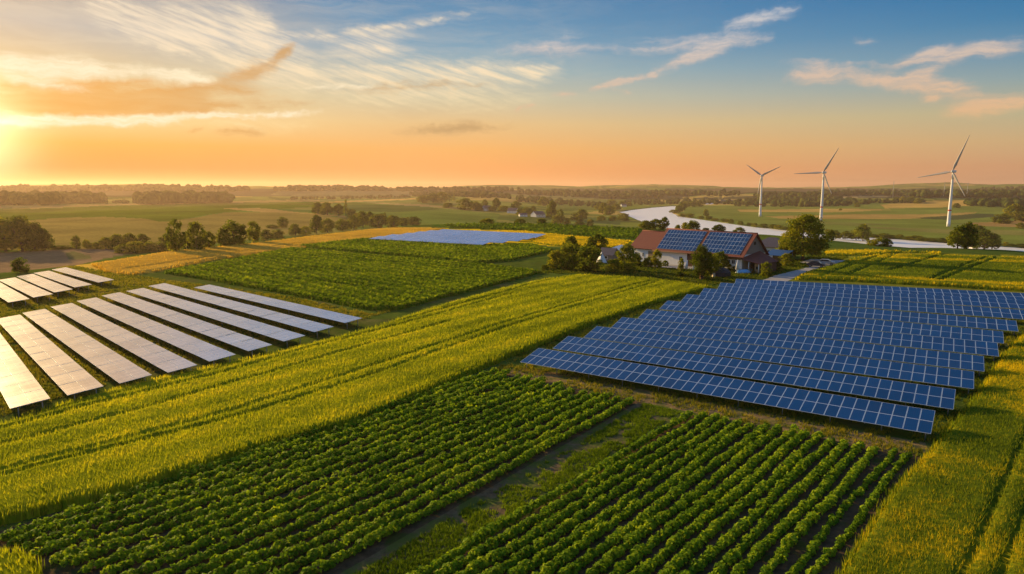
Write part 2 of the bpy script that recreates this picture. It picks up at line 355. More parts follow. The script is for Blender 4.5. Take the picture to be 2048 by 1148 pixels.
def height(x, y, carve=True):
    x = np.asarray(x, float); y = np.asarray(y, float); shp = x.shape; x, y = x.ravel(), y.ravel()
    B = np.minimum(base_h(x, y), 75); ins = inside(x, y, PLATEAU); d = np.where(ins, 0, seg_dist(x, y, PLATEAU))
    drop = -.16*d*d/(d+12.0)
    k = 3.0; h = np.clip(.5+.5*(B-drop)/k, 0, 1); sm = drop*(1-h)+B*h+k*h*(1-h)          # smooth maximum
    wgt = np.clip(d/40, 0, 1); z = np.where(ins, 0, sm*wgt+drop*(1-wgt))
    if carve:
        far = np.hypot(x, y) > 350
        for rv in (RIVER, RIVER2, POND):
            i2 = np.zeros(len(x), bool); i2[far] = inside(x[far], y[far], rv)
            if i2.any():
                dd = seg_dist(x[i2], y[i2], rv); z[i2] = np.minimum(z[i2], RIVER_Z+.7-np.minimum(dd*.35, 3.0))
            near = far & ~i2 & (z < RIVER_Z+8)
            if near.any():
                dd = seg_dist(x[near], y[near], rv); z[near] = np.maximum(z[near], np.where(dd < 60, RIVER_Z+.8, -99))
    return z.reshape(shp)
_T = 22*1.008**np.arange(760)
def G(px, py):
    """terrain point seen at the photo's pixel(s)"""
    px = np.atleast_1d(np.asarray(px, float)); py = np.atleast_1d(np.asarray(py, float)); d = rays(px, py)
    out = np.zeros((len(px), 3))
    for i in range(0, len(px), 400):
        dd = d[i:i+400]; X = dd[:, None, 0]*_T; Y = dd[:, None, 1]*_T; Z = HC+dd[:, None, 2]*_T
        hit = Z < height(X, Y, False); hit[:, -1] = True; k = np.maximum(hit.argmax(1), 1)
        lo, hi = _T[k-1], _T[k]
        for _ in range(12):
            mid = (lo+hi)/2; b = HC+dd[:, 2]*mid < height(dd[:, 0]*mid, dd[:, 1]*mid, False)
            hi = np.where(b, mid, hi); lo = np.where(b, lo, mid)
        out[i:i+400] = np.stack([dd[:, 0]*hi, dd[:, 1]*hi, height(dd[:, 0]*hi, dd[:, 1]*hi, False)], -1)
    return out
def G1(px, py): return G([px], [py])[0]

# fields: outlines traced in the photo, each with the crop's own colour
FIELDS = [
 ([(-500,377),(2600,377),(2600,398),(1700,396),(1300,400),(1000,392),(-500,395)], (.05,.055,.03)),
 ([(560,380),(700,378),(790,384),(740,392),(620,392),(540,390)], (.15,.15,.06)),
 ([(700,382),(900,381),(900,390),(760,394)], (.13,.13,.06)),
 ([(1020,388),(1150,392),(1200,398),(1060,396)], (.14,.15,.05)),
 ([(1060,402),(1280,400),(1290,410),(1120,416)], (.11,.15,.03)),
 ([(-400,426),(0,419),(130,409),(270,407.5),(470,402),(640,399),(640,403.5),(440,408),(300,410),(60,417),(-400,432)], (.36,.25,.075)),
 ([(-400,428),(0,419),(270,410),(420,406),(640,403),(705,406),(645,413),(560,418),(450,424),(390,433),(342,443),(320,443.5),(290,437),(200,433),(100,437),(0,447),(-400,465)], (.105,.145,.006)),
 ([(-400,465),(0,447),(100,437),(200,433),(290,437),(320,443.5),(342,443),(450,424.5),(560,423),(640,430),(720,438),(700,452),(560,470),(330,500),(100,498),(-400,508)], (.27,.20,.045)),
 ([(445,417.5),(515,415.5),(605,425),(700,432),(690,434),(600,427),(520,423.5)], (.42,.27,.08)),
 ([(-400,508),(0,505),(150,497),(300,497),(150,531),(0,546),(-400,575)], (.25,.165,.085)),
 ([(130,505),(150,503),(190,515),(140,520)], (.16,.15,.05)),
 ([(624,405),(730,400),(870,394.5),(872,397),(740,403),(640,407)], (.46,.30,.08)),
 ([(640,407),(720,404),(880,417),(1000,428),(990,446),(830,446),(720,436),(640,418)], (.13,.18,.03)),
 ([(690,409),(840,411),(885,418),(800,424),(700,422)], (.075,.115,.025)),
 ([(715,404.5),(850,409),(960,419),(955,421.5),(860,414),(760,408)], (.30,.22,.09)),
 ([(800,427),(860,420),(930,430),(1000,445),(820,446)], (.13,.19,.03)),
 ([(1150,432),(1240,440),(1240,450),(1150,446)], (.10,.14,.035)),
 ([(1400,411),(2400,402),(2400,520),(1900,489),(1500,452),(1350,428)], (.16,.20,.035)),
 ([(1475,419.5),(1700,417.5),(1790,419),(1700,424),(1480,424)], (.42,.28,.075)),
 ([(1530,432.5),(1700,429),(1870,428),(1955,424.5),(1930,432),(1860,437),(1700,438),(1560,437)], (.38,.25,.07)),
 ([(1760,409),(1850,402),(1970,399),(1975,410),(1900,414),(1770,417)], (.44,.29,.075)),
 ([(1640,395),(1760,391),(1790,393),(1650,398)], (.42,.30,.12)),
 ([(1830,436),(1960,427),(2040,431),(1900,440)], (.065,.085,.03)),
 ([(1930,446),(2100,439),(2100,456),(1940,452)], (.33,.21,.07)),
 ([(1700,452),(1900,458),(2100,462),(2100,472),(1900,468)], (.20,.19,.05)),
 ([(1560,440),(1640,443),(1800,448),(1700,452)], (.16,.17,.04)),
 # the plateau
 ([(860,449),(1000,446.5),(1100,448.5),(1285,457),(1285,480),(1150,471),(1050,461),(880,454)], (.055,.12,.012)),
 ([(150,531),(330,505),(500,488),(620,472),(740,458),(800,454.5),(890,456),(840,470),(740,479),(560,502),(420,522),(320,542),(262,551),(215,545)], (.70,.43,.06)),
 ([(890,457),(1050,461.5),(1150,472),(1290,484),(1275,496),(1210,498),(1090,491),(1050,486),(960,489),(905,461)], (.75,.53,.015)),
 ([(1640,498),(1760,496),(2060,505),(2060,590),(1560,560),(1600,545),(1680,525)], (.20,.20,.02)),
 ([(1640,479),(1700,486),(1780,493),(1822,496),(2060,504),(2060,512),(1850,504),(1700,498),(1640,492)], (.07,.11,.02)),
 ([(1100,497),(1250,500),(1500,520),(1590,545),(1500,562),(1420,575),(1300,560),(1100,546)], (.05,.085,.012)),
]
# ground sheet, finer where it is near
angs = np.radians(np.concatenate([np.linspace(-180, -50, 27)[:-1], np.linspace(-50, -41, 30)[:-1], np.linspace(-41, 41, 1150)[:-1], np.linspace(41, 50, 30)[:-1], np.linspace(50, 180, 27)]))
yy = np.linspace(1210, 450, 380); rn = HC*F/(yy-377); rings = np.concatenate([[3, 8, 14, 20, 26], rn, rn[-1]*1.012**np.arange(1, 275)])
A_, Rr = np.meshgrid(angs, rings, indexing='ij'); GX, GY = np.sin(A_)*Rr, np.cos(A_)*Rr
GZ = height(GX, GY)
na, nr = GX.shape
gidx = np.arange(na*nr).reshape(na, nr)
Q = np.stack([gidx[:-1, :-1], gidx[1:, :-1], gidx[1:, 1:], gidx[:-1, 1:]], -1).reshape(-1, 4)[:, ::-1]
gV = np.stack([GX, GY, GZ], -1).reshape(-1, 3)
ppx, ppy = proj(gV); rr = np.hypot(gV[:, 0], gV[:, 1])
colr = np.tile(np.array([.085, .12, .018]), (len(gV), 1))
patch = vnoise(gV[:, 0]/260+fbm(gV[:, 0]/400, gV[:, 1]/400)*2, gV[:, 1]/190, 5); big = rr > 420
pal = np.array([(.15, .20, .03), (.10, .15, .025), (.24, .23, .05), (.09, .13, .025), (.18, .21, .035), (.42, .30, .08)])
colr[big] = pal[np.clip((patch[big]*8).astype(int)-1, 0, 5)]
front = (gV[:, 1] > 20)
ppw = ppy+np.where(rr > 300, (fbm(gV[:, 0]/60, gV[:, 1]/60, 21)-.47)*2, 0)
for poly, c in FIELDS:
    m = front & inside(ppx, ppw, poly)
    if c == FIELDS[0][1]: m &= fbm(gV[:, 0]/420, gV[:, 1]/420, 33) > .30
    colr[m] = c
gm = mesh_np('ground', gV, Q, [], smooth=True)
ca = gm.attributes.new('crop', 'FLOAT_COLOR', 'POINT'); ca.data.foreach_set('color', np.concatenate([colr, np.ones((len(colr), 1))], 1).astype(np.float32).ravel())
m, n, b, o = newmat('ground')
a_ = n.node('ShaderNodeAttribute', attribute_name='crop'); geo = n.node('ShaderNodeNewGeometry'); pos = geo.outputs['Position']
k1 = n.noise(pos, .012, 5, .6).outputs['Fac']; k2 = n.noise(n.vm('MULTIPLY', pos, (1, 1, 0)), .35, 5, .65).outputs['Fac']; k3 = n.noise(pos, 3.0, 3, .6).outputs['Fac']
v = n.m('MULTIPLY', n.mr(k1, .3, .7, .72, 1.28), n.mr(k2, .25, .75, .68, 1.32))
dry = n.mr(n.noise(pos, .11, 4, .6).outputs['Fac'], .52, .68, 0, .55)
rdist = n.vm('LENGTH', pos)
dry = n.m('MULTIPLY', dry, n.mr(rdist, 190, 150))
c1 = n.mix(dry, a_.outputs['Color'], (.17, .12, .055, 1))
c2 = n.mix(1.0, c1, n.vm('SCALE', (1.0, 1.0, 1.0), sc=v), 'MULTIPLY')
m.node_tree.nodes.remove(b); b = n.node('ShaderNodeBsdfDiffuse'); m.node_tree.links.new(b.outputs[0], o.inputs[0]); n.put(b.inputs['Color'], c2)
bp = n.node('ShaderNodeBump'); bp.inputs['Strength'].default_value = .9; bp.inputs['Distance'].default_value = .25
n.put(bp.inputs['Height'], n.m('ADD', k2, n.m('MULTIPLY', k3, .5))); n.put(b.inputs['Normal'], bp.outputs[0])
gm.materials.append(m)
tag(link('ground', gm), kind='structure')

# river
m, n, b, o = newmat('river_water'); b.inputs['Base Color'].default_value = (.85, .83, .80, 1); b.inputs['Roughness'].default_value = .34
b.inputs['IOR'].default_value = 1.33; b.inputs['Specular IOR Level'].default_value = .9
geo = n.node('ShaderNodeNewGeometry'); nz = n.noise(n.vm('MULTIPLY', geo.outputs['Position'], (.05, .12, 0)), 1.0, 3)
bp = n.node('ShaderNodeBump'); bp.inputs['Strength'].default_value = .015; bp.inputs['Distance'].default_value = 1.0; n.put(bp.inputs['Height'], nz.outputs['Fac']); n.put(b.inputs['Normal'], bp.outputs[0])
M_WATER = m
def water(name, poly, grow=6):
    c = np.mean(poly, 0); P2 = [(p[0]+(p[0]-c[0])/np.hypot(*(np.array(p)-c))*grow, p[1]+(p[1]-c[1])/np.hypot(*(np.array(p)-c))*grow) for p in poly]
    mb = MB(); mb.poly([(p[0], p[1], RIVER_Z) for p in P2]); bmesh.ops.triangulate(mb.bm, faces=mb.bm.faces[:])
    if sum(f.normal.z for f in mb.bm.faces) < 0: bmesh.ops.reverse_faces(mb.bm, faces=mb.bm.faces[:])
    return tag(mb.build(name, M_WATER), kind='structure')
water('river', RIVER, 0); water('river', RIVER2, 0); water('pond', POND, 0)

# ------------------------------------------------------------------ foliage pieces
def unit(v): return v/np.maximum(np.linalg.norm(v, axis=-1, keepdims=True), 1e-9)
def cards(Cn, nrm, size, aspect=.55, rg=rng):
    """one pointed leaf per centre; the leaf plane faces nrm"""
    n = len(Cn); t = unit(np.cross(nrm, rg.normal(size=(n, 3)))); s_ = np.cross(unit(nrm), t)
    a = np.asarray(size).reshape(-1, 1)*np.ones((n, 1)); b = a*aspect
    V = np.stack([Cn-t*a, Cn+s_*b-t*a*.1, Cn+t*a, Cn-s_*b-t*a*.1], 1).reshape(-1, 3)
    return V, np.arange(4*n).reshape(n, 4)
def blades(base, h, wd, lean, rg=rng):
    """upright pointed blades (triangles) rooted at base"""
    n = len(base); th = rg.uniform(0, 2*np.pi, n); d = np.stack([np.cos(th), np.sin(th), np.zeros(n)], -1)
    ph = rg.uniform(0, 2*np.pi, n); l = np.stack([np.cos(ph), np.sin(ph), np.zeros(n)], -1)*(lean*rg.uniform(.2, 1, n)*h)[:, None]
    wd = np.asarray(wd).reshape(-1, 1)*np.ones((n, 1))
    top = base+l; top[:, 2] += h
    V = np.stack([base-d*wd, base+d*wd, top], 1).reshape(-1, 3)
    return V, np.arange(3*n).reshape(n, 3)
def merge(parts):
    Vs, Qs, Ts, o = [], [], [], 0
    for V, Q, T in parts:
        Vs.append(V); Qs.append(Q+o); Ts.append(T); o += len(V)
    return np.concatenate(Vs), np.concatenate(Qs), np.concatenate(Ts)
def in_poly(poly, n, rg=rng):
    P_ = np.array(poly); lo, hi = P_.min(0), P_.max(0)
    p = rg.uniform(lo, hi, (n, 2)); return p[inside(p[:, 0], p[:, 1], poly)]
def area(poly):
    P_ = np.array(poly); x, y = P_[:, 0], P_[:, 1]; return .5*abs(np.dot(x, np.roll(y, -1))-np.dot(y, np.roll(x, -1)))
def scatter(poly, dens, near=45, falloff=1.4):
    P_ = np.array(poly); lo, hi = P_.min(0), P_.max(0); n = int(dens*np.prod(hi-lo))
    p = in_poly(poly, n); d = np.hypot(p[:, 0], p[:, 1])
    pp = proj(np.concatenate([p, np.zeros((len(p), 1))], 1)); vis = (pp[0] > -120) & (pp[0] < 2170) & (pp[1] < 1230)
    return p[(rng.uniform(size=len(p)) < np.minimum(1, (near/np.maximum(d, 1))**falloff)) & vis]
LANE_DEPTH = 1.0
def canopy(name, poly, h, cell, mat, lanes=(), lane_w=.3, dens=14, bl=(.32, .09), tintf=None, near=45, leafy=False, falloff=1.4, bump=.16, trand=.22):
    """a standing crop: a rough closed canopy with its edges down to the soil, and blades or leaves over it"""
    P_ = np.array(poly); lo, hi = P_.min(0)-cell, P_.max(0)+cell
    xs, ys = np.arange(lo[0], hi[0], cell), np.arange(lo[1], hi[1], cell)
    X, Y = np.meshgrid(xs, ys, indexing='ij'); jx = (vnoise(X*3.1, Y*3.1, 31)-.5)*cell*.8; X = X+jx; Y = Y+(vnoise(X*2.7, Y*3.3, 37)-.5)*cell*.8
    ins = inside(X, Y, poly); d = seg_dist(X, Y, poly)
    ld = np.full(X.shape, 1e9)
    for ln in lanes: ld = np.minimum(ld, seg_dist(X, Y, ln, False))
    def lanef(q): return np.clip((q-lane_w*.4)/(lane_w*1.2), 0, 1) if len(lanes) else np.ones_like(q)
    Z = (h*(.80+bump*(fbm(X/1.3, Y/1.3, 41)*2-.9)+.10*(fbm(X/9, Y/9, 43)*2-.9)))*np.clip(d/(cell*1.1), .04, 1)
    Z = Z*(.35+.65*lanef(ld)); Z = np.where(ins, np.maximum(Z, .03), -.05)
    Zg = height(X, Y); Z = Z+Zg
    keep = ins & np.ones_like(ins); idx = np.arange(X.size).reshape(X.shape)
    q = np.stack([idx[:-1, :-1], idx[1:, :-1], idx[1:, 1:], idx[:-1, 1:]], -1).reshape(-1, 4)
    kf = ins.ravel()[q].any(1); q = q[kf]
    used = np.unique(q); remap = np.zeros(X.size, int); remap[used] = np.arange(len(used))
    V = np.stack([X.ravel(), Y.ravel(), Z.ravel()], -1)[used]; q = remap[q]
    cen = V[q].mean(1)
    tf = tintf if tintf else (lambda x, y: .35+.3*(fbm(x/14, y/14, 51)-.47)*2)
    T = tf(cen[:, 0], cen[:, 1])-.06+rng.uniform(-.12, .12, len(q))
    obj = link(name, mesh_np(name, V, q, [mat], tint=T))
    p = scatter(poly, dens, near, falloff)
    if len(lanes):
        l2 = np.full(len(p), 1e9)
        for ln in lanes: l2 = np.minimum(l2, seg_dist(p[:, 0], p[:, 1], ln, False))
        p = p[rng.uniform(size=len(p)) < lanef(l2)**2]
    dd = np.hypot(p[:, 0], p[:, 1]); sc = np.maximum(1, (dd/near)**.75)
    zg = height(p[:, 0], p[:, 1]); top = h*(.85+.10*(fbm(p[:, 0]/9, p[:, 1]/9, 43)*2-.9))
    T2 = tf(p[:, 0], p[:, 1])+rng.uniform(-.22, .22, len(p))
    if leafy:
        nr_ = unit(rng.normal(size=(len(p), 3))+np.array([0, 0, .9])); C3 = np.stack([p[:, 0], p[:, 1], zg+top*rng.uniform(.75, 1.18, len(p))], -1)
        V2, Q2 = cards(C3, nr_, bl[0]*sc*rng.uniform(.7, 1.25, len(p)), .6)
    else:
        B3 = np.stack([p[:, 0], p[:, 1], zg+top*.55], -1); T2 = tf(p[:, 0], p[:, 1])+rng.uniform(-trand, trand, len(p))
        V2, Q2 = blades(B3, top*.45+bl[0]*rng.uniform(.3, 1.1, len(p)), bl[1]*sc, .45)
    o2 = link('leaves' if leafy else 'ears', mesh_np(name+'_tops', V2, Q2, [mat], tint=T2), obj)
    # standing edge
    e = []
    for i in range(len(poly)):
        a, b2 = np.array(poly[i]), np.array(poly[(i+1) % len(poly)]); L = np.linalg.norm(b2-a); dm = np.hypot(*((a+b2)/2))
        k = int(L*min(16, 16*(near/max(dm, 1))**1.0)); t = rng.uniform(0, 1, (k, 1)); e.append(a+(b2-a)*t+rng.normal(0, .14, (k, 2)))
    e = np.concatenate(e); de = np.hypot(e[:, 0], e[:, 1])
    V3, Q3 = blades(np.stack([e[:, 0], e[:, 1], height(e[:, 0], e[:, 1])], -1), h*rng.uniform(.65, 1.1, len(e)), .05*np.maximum(1, de/near), .22)
    link('edge_stalks', mesh_np(name+'_edge', V3, Q3, [mat], tint=rng.uniform(.1, .5, len(e))), obj)
    return obj

# ------------------------------------------------------------------ standing crops on the plateau
WHEAT = W([(-330, 925), (0, 842), (130, 802), (272, 763), (453, 723), (600, 690), (740, 653), (870, 612), (1000, 576), (1090, 556), (1160, 547), (1300, 554), (1425, 571)], .75)+W([
    (1400, 583), (1300, 609), (1180, 651), (1100, 684), (1020, 715), (900, 767), (700, 851), (500, 908), (300, 975), (0, 1052), (-330, 1135)])
wl = []
for pts in ([(0,958),(200,905),(488,826),(700,757),(1000,656),(1180,602),(1270,574),(1305,566),(1290,557),(1150,549)], [(0,970),(200,917),(500,838),(720,768),(1010,663),(1190,607),(1285,578),(1318,568)],
            [(0,862),(180,812),(420,752),(600,701),(840,638),(1000,592),(1100,564),(1160,549)], [(0,872),(190,820),(430,760),(615,706),(850,643),(1015,595)],
            [(0,905),(300,825),(600,737),(900,650)]):
    wl.append(W(pts))
def wheat_tint(x, y):
    return .42+.55*(fbm(x/16, y/16, 61)-.47)+.28*np.sin((x*.80-y*.6)*1.35+3*fbm(x/12, y/12, 63))*.5+.25*(fbm(x/2, y/2, 67)-.47)
o_ = canopy('wheat_field', WHEAT, .85, .36, M_WHEAT, wl, .22, 80, (.26, .034), wheat_tint, 42, falloff=1.35)
tag(o_, 'broad strip of ripening green and yellow wheat between the two solar arrays', 'wheat field', kind='stuff')
GOLD = W([(185, 531), (330, 506.5), (500, 489.5), (620, 474), (740, 460), (800, 457), (890, 458), (845, 469), (735, 479), (560, 502), (420, 522), (320, 542), (262, 550.5), (215, 545)])
gl_ = [W([(300,535),(560,493),(760,469)]), W([(250,541),(480,508),(640,487)])]
tag(canopy('golden_wheat_field', GOLD, .7, .8, M_GOLD, gl_, .5, 6, (.25, .10), lambda x, y: .5+.5*(fbm(x/20, y/8, 71)-.47), 60), 'long golden ripe wheat strip curving along the edge of the plateau', 'wheat field', kind='stuff')
MID = W([(330, 547), (470, 521), (585, 499), (720, 511), (870, 524), (990, 535), (1082, 546), (1000, 568), (880, 598), (800, 620), (740, 621), (560, 586), (430, 563)])
ml = [W([(395,545),(640,568),(800,590)]), W([(480,528),(760,551),(900,566)]), W([(560,512),(800,530),(1000,545)])]
def mid_tint(x, y): return .42+.6*(fbm(x/7, y/7, 81)-.47)+.2*np.sin((x*.75+y*.66)*2.0)
tag(canopy('vegetable_field', MID, .8, .5, M_CROP2, ml, .5, 16, (.22, .1), mid_tint, 70, True, 1.2, .3), 'large dense green leafy crop field behind the pale left solar rows', 'crop field', kind='stuff')
MID2 = W([(600, 494), (700, 483), (735, 480), (850, 486), (960, 493), (1060, 491), (1105, 503), (1020, 522), (955, 527), (800, 512), (690, 503)])
tag(canopy('vegetable_field', MID2, .8, .6, M_CROP2, (), .5, 12, (.24, .1), mid_tint, 70, True, 1.2, .3), 'green leafy crop strip between the distant solar array and the larger green field', 'crop field', kind='stuff')
YEL = W([(905, 462), (1050, 463.5), (1150, 474), (1262, 484), (1250, 494), (1210, 497), (1100, 491), (1062, 485), (1075, 474.5)])
tag(canopy('rapeseed_field', YEL, .8, .9, M_YELLOW, (), .5, 5, (.3, .12), lambda x, y: .85+.5*(fbm(x/25, y/9, 91)-.47), 70), 'flat yellow flowering field beyond the farmyard trees', 'rapeseed field', kind='stuff')
BAND = W([(880, 450.5), (1000, 448), (1100, 450), (1275, 458.5), (1275, 478), (1150, 470.5), (1050, 461), (900, 455)])
tag(canopy('green_field', BAND, .7, 1.2, M_CROP2, (), .5, 3, (.3, .12), lambda x, y: .18+.3*(fbm(x/25, y/9, 95)-.47), 70, True), 'dark green crop band along the far rim above the yellow field', 'crop field', kind='stuff')
YR = W([(1590, 553), (1615, 542), (1665, 530), (1710, 514), (1760, 506), (1850, 507), (2060, 513), (2250, 521)], .8)+W([(2250, 598), (2048, 583), (1850, 571), (1700, 563), (1600, 560)])
yl = [W(p) for p in ([(1860,563),(1925,535),(1985,514)], [(1880,565),(1945,537),(2003,515)], [(1640,557),(1700,535),(1770,510)], [(1780,545),(1850,523),(1905,508)], [(1690,556),(1740,535),(1790,512)])]
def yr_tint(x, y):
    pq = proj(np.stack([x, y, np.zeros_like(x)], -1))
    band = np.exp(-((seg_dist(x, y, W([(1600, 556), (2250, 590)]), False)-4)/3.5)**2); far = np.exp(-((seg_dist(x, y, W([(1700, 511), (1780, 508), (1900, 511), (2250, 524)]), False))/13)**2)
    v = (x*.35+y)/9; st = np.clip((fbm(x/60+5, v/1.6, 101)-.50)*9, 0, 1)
    return .30+.42*np.clip(band+far*.9+st*.7, 0, 1)+.22*(fbm(x/5, y/5, 103)-.47)  # yellower along the near and far edges and in streaks
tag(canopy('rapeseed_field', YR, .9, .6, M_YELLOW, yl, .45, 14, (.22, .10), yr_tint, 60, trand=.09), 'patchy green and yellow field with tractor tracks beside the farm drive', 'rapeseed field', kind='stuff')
YR2 = W([(1645, 506), (1655, 499), (1740, 497.5), (1850, 501), (1880, 505)], .75)+W([(1880, 506), (1800, 505), (1720, 511)])
tag(canopy('rapeseed_field', YR2, .8, .9, M_YELLOW, (), .45, 6, (.3, .10), lambda x, y: .85+.4*(fbm(x/25, y/9, 111)-.47), 60), 'small bright yellow field behind the big farm tree', 'rapeseed field', kind='stuff')
YN = W([(1655, 1200), (1700, 1120), (1790, 985), (1850, 920), (1900, 862), (1950, 800), (1990, 740), (2030, 690), (2060, 660), (2250, 690), (2350, 900), (2300, 1200)])
nl = [W(p) for p in ([(1905,1200),(1960,1080),(2048,880),(2120,740)], [(1985,1200),(2048,1030),(2150,850)])]
def yn_tint(x, y):
    return .36+.55*(fbm(x/9, y/9, 121)-.47)+.45*(fbm(x/3.5, y/3.5, 5)-.47)+.2*(fbm(x/1.5, y/1.5, 123)-.47)+.10
tag(canopy('grain_field', YN, .65, .3, M_YELLOW, nl, .15, 80, (.26, .034), yn_tint, 45, falloff=1.3), 'green and yellow grain field along the right end of the blue solar rows', 'grain field', kind='stuff')
CORN = W([(-60, 1200), (-60, 1128), (0, 1118), (45, 1118), (72, 1135), (90, 1200)])
tag(canopy('grain_patch', CORN, .8, .3, M_WHEAT, (), .3, 34, (.28, .05), lambda x, y: .45+.4*(fbm(x/3, y/3, 131)-.47), 45), 'small yellow green grass patch at the lower left corner beside the crop rows', 'grain patch', kind='stuff')

# ------------------------------------------------------------------ leafy crop rows in front
ORD = ['first', 'second', 'third', 'fourth', 'fifth', 'sixth', 'seventh', 'eighth', 'ninth', 'tenth', 'eleventh', 'twelfth', 'thirteenth', 'fourteenth', 'fifteenth', 'sixteenth', 'seventeenth', 'eighteenth', 'nineteenth', 'twentieth']
ORD += ['twenty-'+x for x in ORD[:9]]+['thirtieth']+['thirty-'+x for x in ORD[:9]]
def crop_row(name, A, B, hgt, wid, gap=0.0, step=.26, leaf=.115):
    A, B = np.array(A), np.array(B); L = np.linalg.norm(B-A); u = (B-A)/L; nn = np.array([-u[1], u[0]])
    k = int(L/step); t = np.arange(k)*step+rng.uniform(-.08, .08, k); wob = .10*np.sin(t*.35+rng.uniform(0, 6))+rng.normal(0, .05, k)
    keep = (rng.uniform(size=k) > gap) & (fbm(t/2.2, np.full(k, A[0]), 141) > .13)
    t, wob = t[keep], wob[keep]
    pc = A+u*t[:, None]+nn*wob[:, None]; d = np.hypot(pc[:, 0], pc[:, 1])
    size = rng.uniform(.6, 1.25, len(t))*(.85+.3*fbm(t/4, np.full(len(t), A[1]), 143))
    nl_ = np.clip(46*(45/d)**1.1, 14, 60).astype(int)
    ii = np.repeat(np.arange(len(t)), nl_); m_ = len(ii)
    dirv = unit(rng.normal(size=(m_, 3))); dirv[:, 2] = np.abs(dirv[:, 2])*1.0-.12
    dirv = unit(dirv); rad = rng.uniform(.72, 1.05, m_)*size[ii]
    C3 = np.stack([pc[ii, 0]+dirv[:, 0]*rad*wid, pc[ii, 1]+dirv[:, 1]*rad*wid, hgt*.38*size[ii]+dirv[:, 2]*rad*hgt*.62], -1)
    C3[:, 2] = np.maximum(C3[:, 2], .05)
    nr_ = unit(dirv+rng.normal(size=(m_, 3))*.55+np.array([0, 0, .35]))
    V, Q = cards(C3, nr_, leaf*rng.uniform(.7, 1.3, m_)*np.maximum(1, (d[ii]/45))**.8, .62)
    T = np.clip(.53+rng.uniform(-.26, .28, m_)+rng.normal(0, .11, len(t))[ii]+.25*(fbm(t/3, np.full(len(t), A[0]*3), 145)[ii]-.47), 0, 1)
    return link(name, mesh_np(name, V, Q, [M_CROP], tint=T))
a0, b0, a1, b1 = at(985, 748), at(-20, 1092), at(1262, 806), at(632, 1152)
nL = 15
for i in range(nL):
    f = i/(nL-1); A = a0*(1-f)+a1*f+np.array([rng.uniform(-.7, .7)]*3); B = b0*(1-f)+b1*f
    B = B+(B-A)*(.12*f)
    lab = f'{ORD[i]} leafy crop row from the wheat field in the left block' if i < nL-1 else 'leafy crop row on the edge of the weedy strip, last of left block'
    tag(crop_row('crop_row', A[:2], B[:2], .60, .31), lab, 'crop row', 'rows of leafy crop in the foreground')
a0, b0, a1, b1 = at(1388, 830), at(838, 1158), at(1817, 913), at(1622, 1162)
nR = 17
for i in range(nR):
    f = i/(nR-1); A = a0*(1-f)+a1*f+np.array([rng.uniform(-.5, .5)]*3); B = b0*(1-f)+b1*f; B = B+(B-A)*.04
    thin = i >= nR-3
    lab = (f'{ORD[i]} leafy crop row right of the weedy strip, counted from that strip' if not thin else
           ('thin sparse crop row nearest the yellow grain field', 'thin sparse crop row, second from the yellow grain field', 'dense crop row third from the yellow grain field')[nR-1-i])
    tag(crop_row('crop_row', A[:2], B[:2], .6 if i < nR-2 else .42, .29 if i < nR-2 else .2, .12 if thin else .0), lab, 'crop row', 'rows of leafy crop in the foreground')
# bare soil under the rows
def sheet(name, poly, mat, z=.004, kind='structure'):
    mb = MB(); mb.poly([(p[0], p[1], z) for p in poly]); bmesh.ops.triangulate(mb.bm, faces=mb.bm.faces[:])
    if sum(f.normal.z for f in mb.bm.faces) < 0: bmesh.ops.reverse_faces(mb.bm, faces=mb.bm.faces[:])
    return tag(mb.build(name, mat), kind=kind)
def soilmat(name, c, weed, thr=.5):
    m, n, b, o = newmat(name); geo = n.node('ShaderNodeNewGeometry'); p = geo.outputs['Position']
    a = n.noise(p, 1.6, 6, .65).outputs['Fac']; g = n.noise(p, .45, 5, .65).outputs['Fac']
    c0 = n.ramp(a, [(.3, tuple(x*.6 for x in c)), (.7, tuple(x*1.35 for x in c))])
    m.node_tree.nodes.remove(b); b = n.node('ShaderNodeBsdfDiffuse'); m.node_tree.links.new(b.outputs[0], o.inputs[0]); n.put(b.inputs['Color'], n.mix(n.mr(g, thr, thr+.12, 0, .8), c0, weed+(1,)))
    bp = n.node('ShaderNodeBump'); bp.inputs['Strength'].default_value = 1; bp.inputs['Distance'].default_value = .12; n.put(bp.inputs['Height'], a); n.put(b.inputs['Normal'], bp.outputs[0])
    return m
M_TILL = soilmat('tilled_soil', (.10, .065, .036), (.05, .07, .012), .50)
M_WEEDY = soilmat('weedy_soil', (.14, .10, .055), (.085, .12, .018), .43)
sheet('tilled_soil', W([(985, 742), (1275, 802), (1300, 815), (1380, 826), (1830, 908), (1850, 918), (1640, 1210), (-90, 1200), (-70, 1085)]), M_TILL)
STRIP = W([(1275, 806), (1375, 826), (838, 1175), (632, 1175)])
sheet('weedy_strip', STRIP, M_WEEDY, .009)
DIRT = W([(985, 745), (1050, 735), (1150, 752), (1300, 782), (1500, 820), (1700, 860), (1850, 885), (1860, 905), (1815, 908), (1650, 878), (1400, 828), (1270, 802), (1180, 780)])
M_DRY = soilmat('dry_grass_soil', (.23, .155, .07), (.12, .13, .025), .5)
sheet('dry_path', DIRT, M_DRY, .006)
